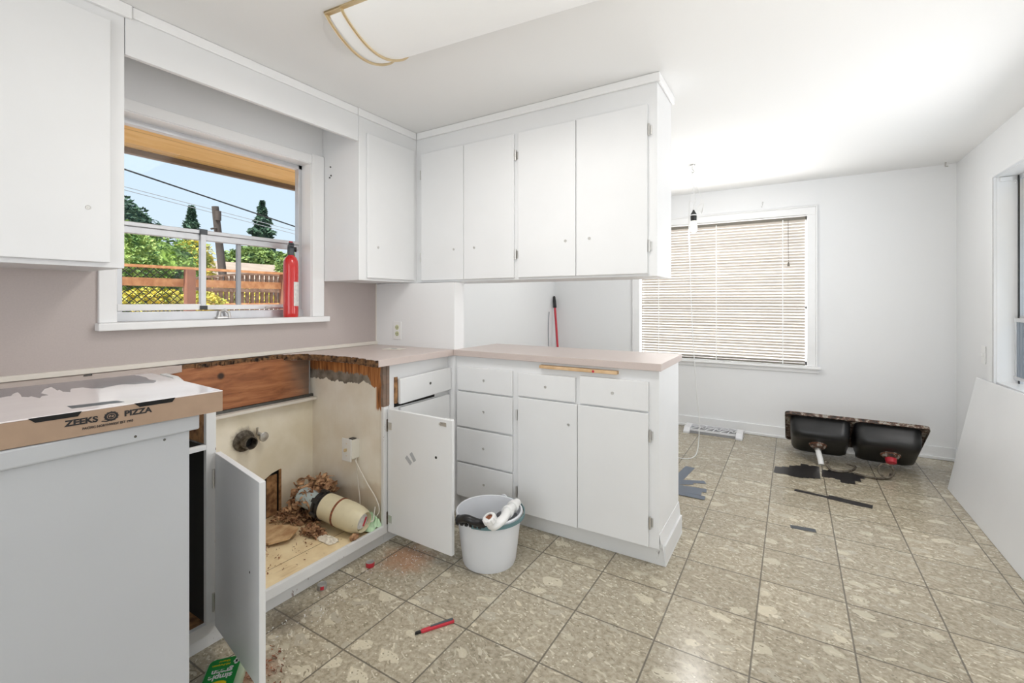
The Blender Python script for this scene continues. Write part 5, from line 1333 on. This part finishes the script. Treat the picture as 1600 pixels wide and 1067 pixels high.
def crown(bm, c, r, n, leaf, shape='ellipsoid', droop=0):
    """leaf blades spread through a crown volume"""
    for _ in range(n):
        if shape == 'cone':
            t = random.random()**.8; a = random.uniform(0, 2*PI)
            lay = (math.floor(t*9)+.2+.8*(t*9 % 1))/9
            rr = (1-t)*(.62+.38*((t*9) % 1 < .45))*random.uniform(.35, 1.0)
            p = Vector((c[0]+r[0]*rr*math.cos(a), c[1]+r[1]*rr*math.sin(a), c[2]-r[2]+2*r[2]*t))
        else:
            v = Vector((random.gauss(0, 1), random.gauss(0, 1), random.gauss(0, 1))).normalized()*random.uniform(.72, 1.0)
            v *= 1+.22*noise.noise(v*2.6+Vector(c))
            p = Vector((c[0]+v.x*r[0], c[1]+v.y*r[1], c[2]+v.z*r[2]))
        s = leaf*random.uniform(.6, 1.4)
        q = Matrix.Rotation(random.uniform(0, 6.3), 4, 'Z') @ Matrix.Rotation(random.uniform(-1.2, 1.2), 4, 'X') @ Matrix.Rotation(random.uniform(-1, 1), 4, 'Y')
        vs = [bm.verts.new(p + q @ Vector(o_)*s) for o_ in ((-.5, 0, 0), (0, -.22, .05), (.5, 0, 0), (0, .22, .05))]
        bm.faces.new(vs)
def tree(name, lab, base, c, r, n, leaf, m, shape='ellipsoid', core=True):
    t = thing(name, lab, 'tree', base)
    bm = bmesh.new(); crown(bm, c, r, n, leaf, shape)
    if core:
        b2 = bmesh.new()
        if shape == 'cone': lathe(b2, [(r[0]*.62, -r[2]), (r[0]*.30, 0), (0, r[2]*.9)], 14, Matrix.Translation(c))
        else:
            bmesh.ops.create_icosphere(b2, subdivisions=3, radius=1)
            for v in b2.verts:
                k = .80*(1+.2*noise.noise(v.co*2.6+Vector(c))); v.co = Vector((c[0]+v.co.x*r[0]*k, c[1]+v.co.y*r[1]*k, c[2]+v.co.z*r[2]*k))
        me = bpy.data.meshes.new('tmp'); b2.to_mesh(me); b2.free(); bm.from_mesh(me); bpy.data.meshes.remove(me)
    me_o = P_('foliage', bm, m, t)
    bm = bmesh.new(); tube(bm, [base, (c[0], c[1], c[2])], max(.04, r[0]*.08), 8); P_('trunk', bm, 'bark', t)
    return t
tree('arborvitae', 'feathery light green shrub tree at the left edge of the window view', (-7.5, 2.40, 1.05), (-7.5, 2.40, 1.55), (.45, .50, .70), 7500, .065, 'leaf_arb')
tree('hedge_tree', 'rounded dark green hedge tree behind the wire fence', (-8.9, 3.45, 1.05), (-8.9, 3.45, 1.50), (.62, .66, .84), 7500, .065, 'leaf_dark')
tree('fir_tree', 'distant tree top at the far left above the window rail', (-14, 4.75, 1.1), (-14, 4.65, 2.75), (.75, .72, .95), 3600, .13, 'leaf_fir', core=True)
tree('fir_tree', 'dark fir tree left of the utility pole, seen above the neighbour roof', (-21, 9.2, 1.1), (-21, 9.2, 3.2), (1.3, 1.3, 1.9), 4200, .24, 'leaf_fir', 'cone')
tree('fir_tree', 'tall pointed fir tree right of the utility pole', (-23, 13.3, 1.1), (-23, 13.3, 3.8), (1.9, 2.1, 2.5), 5200, .26, 'leaf_fir', 'cone')
tree('leafy_tree', 'broad green tree spreading behind the neighbour roof', (-19, 10.6, 1.1), (-19, 10.7, 2.75), (1.0, 1.3, .75), 4200, .2, 'leaf_mid')
tree('yellow_tree', 'yellow-green tree just left of the utility pole', (-11, 4.80, 1.1), (-11, 4.85, 1.95), (.4, .42, .62), 2200, .10, 'leaf_yellow', core=False)
tree('small_tree', 'small green tree at the right edge of the window view', (-12, 7.5, 1.1), (-12, 7.75, 2.15), (.4, .42, .45), 1600, .11, 'leaf_mid')
def shrub(lab, c, r, n, m, lf=.06):
    bm = bmesh.new(); crown(bm, c, r, n, lf); tag(obj('shrub', bm, m), lab, 'shrub')
shrub('low yellow leafed shrub behind the wire fence near its post', (-6.8, 2.55, 1.22), (.3, .45, .16), 1500, 'leaf_yellow')
shrub('low yellow-green shrub behind the picket gate', (-7.9, 4.1, 1.25), (.3, .75, .2), 2000, 'leaf_yellow')
shrub('yellow shrub right of the fence post, beside the gate', (-6.7, 3.05, 1.2), (.25, .28, .15), 900, 'leaf_yellow')
# neighbour house
nh = thing('neighbor_house', 'grey sided neighbour house with a brown shingle roof behind the gate', 'house', (-15, 8.2, 1.1))
PB('walls', (-17.5, -14.0, 6.75, 10.4, 1.05, 1.92), 'siding', nh)
bm = bmesh.new()
rf = [(-13.7, 6.45, 1.88), (-13.7, 10.7, 1.88), (-15.6, 10.0, 2.50), (-15.6, 7.25, 2.50), (-17.8, 6.45, 1.88), (-17.8, 10.7, 1.88)]
vs = [bm.verts.new(p) for p in rf]; lo2 = [bm.verts.new((p[0], p[1], p[2]-.08)) for p in rf]
for f in ((0, 1, 2, 3), (3, 2, 5, 4)): bm.faces.new([vs[i] for i in f])
bm.faces.new((vs[0], vs[3], vs[4])); bm.faces.new((vs[1], vs[5], vs[2]))
for i, j in ((0, 1), (1, 5), (5, 4), (4, 0)): bm.faces.new((vs[i], vs[j], lo2[j], lo2[i]))
P_('roof', bm, 'roof', nh)
# utility pole and wires
up_ = thing('utility_pole', 'leaning wooden utility pole rising behind the neighbour roof', 'utility pole', (-14, 7.0, 1.1))
bm = bmesh.new(); tube(bm, [(-13.3, 6.68, 1.1), (-13.3, 6.40, 3.78)], .10, 12, radii=[.11, .085]); P_('pole_shaft', bm, 'pole', up_, smooth=True)
bm = bmesh.new(); tube(bm, [(-13.25, 6.42, 3.2), (-13.2, 6.25, 3.15)], .025, 8); lathe(bm, [(0, 0), (.07, 0), (.07, .25), (0, .25)], 12, Matrix.Translation((-13.2, 6.43, 3.40))); P_('bracket', bm, 'pole', up_)
def wire(lab, m, r, za, zb, x=-14.0, x2=None, sag=.12):
    bm = bmesh.new(); x2 = x2 or x
    tube(bm, [(x+(x2-x)*t/12, 0+14*t/12, za+(zb-za)*t/12-sag*math.sin(PI*t/12)) for t in range(13)], r, 6); tag(obj('overhead_wire', bm, m), lab, 'wire')
def zline(y1_, z1_, y2_, z2_): s = (z2_-z1_)/(y2_-y1_); return z1_-s*y1_, z1_+s*(14-y1_)
za, zb = zline(4.68, 4.46, 9.4, 3.65); wire('thick black overhead wire, the topmost across the sky', 'wire', .022, za, zb, sag=.0)
za, zb = zline(4.68, 4.034, 9.4, 3.523); wire('thin grey overhead wire, middle of the three', 'greywire', .010, za, zb, sag=.0)
za, zb = zline(4.68, 3.955, 9.4, 3.416); wire('thin grey overhead wire, lowest of the three', 'greywire', .010, za, zb, sag=.0)
# white wall added beyond the dining window to make the blind gaps bright
nb = thing('neighbor_house', 'added sunlit white wall that brightens the gaps of the dining window blind', 'house', (-1, 8.5, -.3))
PB('walls', (-6, 4, 7.5, 9, -.3, 4.2), 'whitebacker', nb)
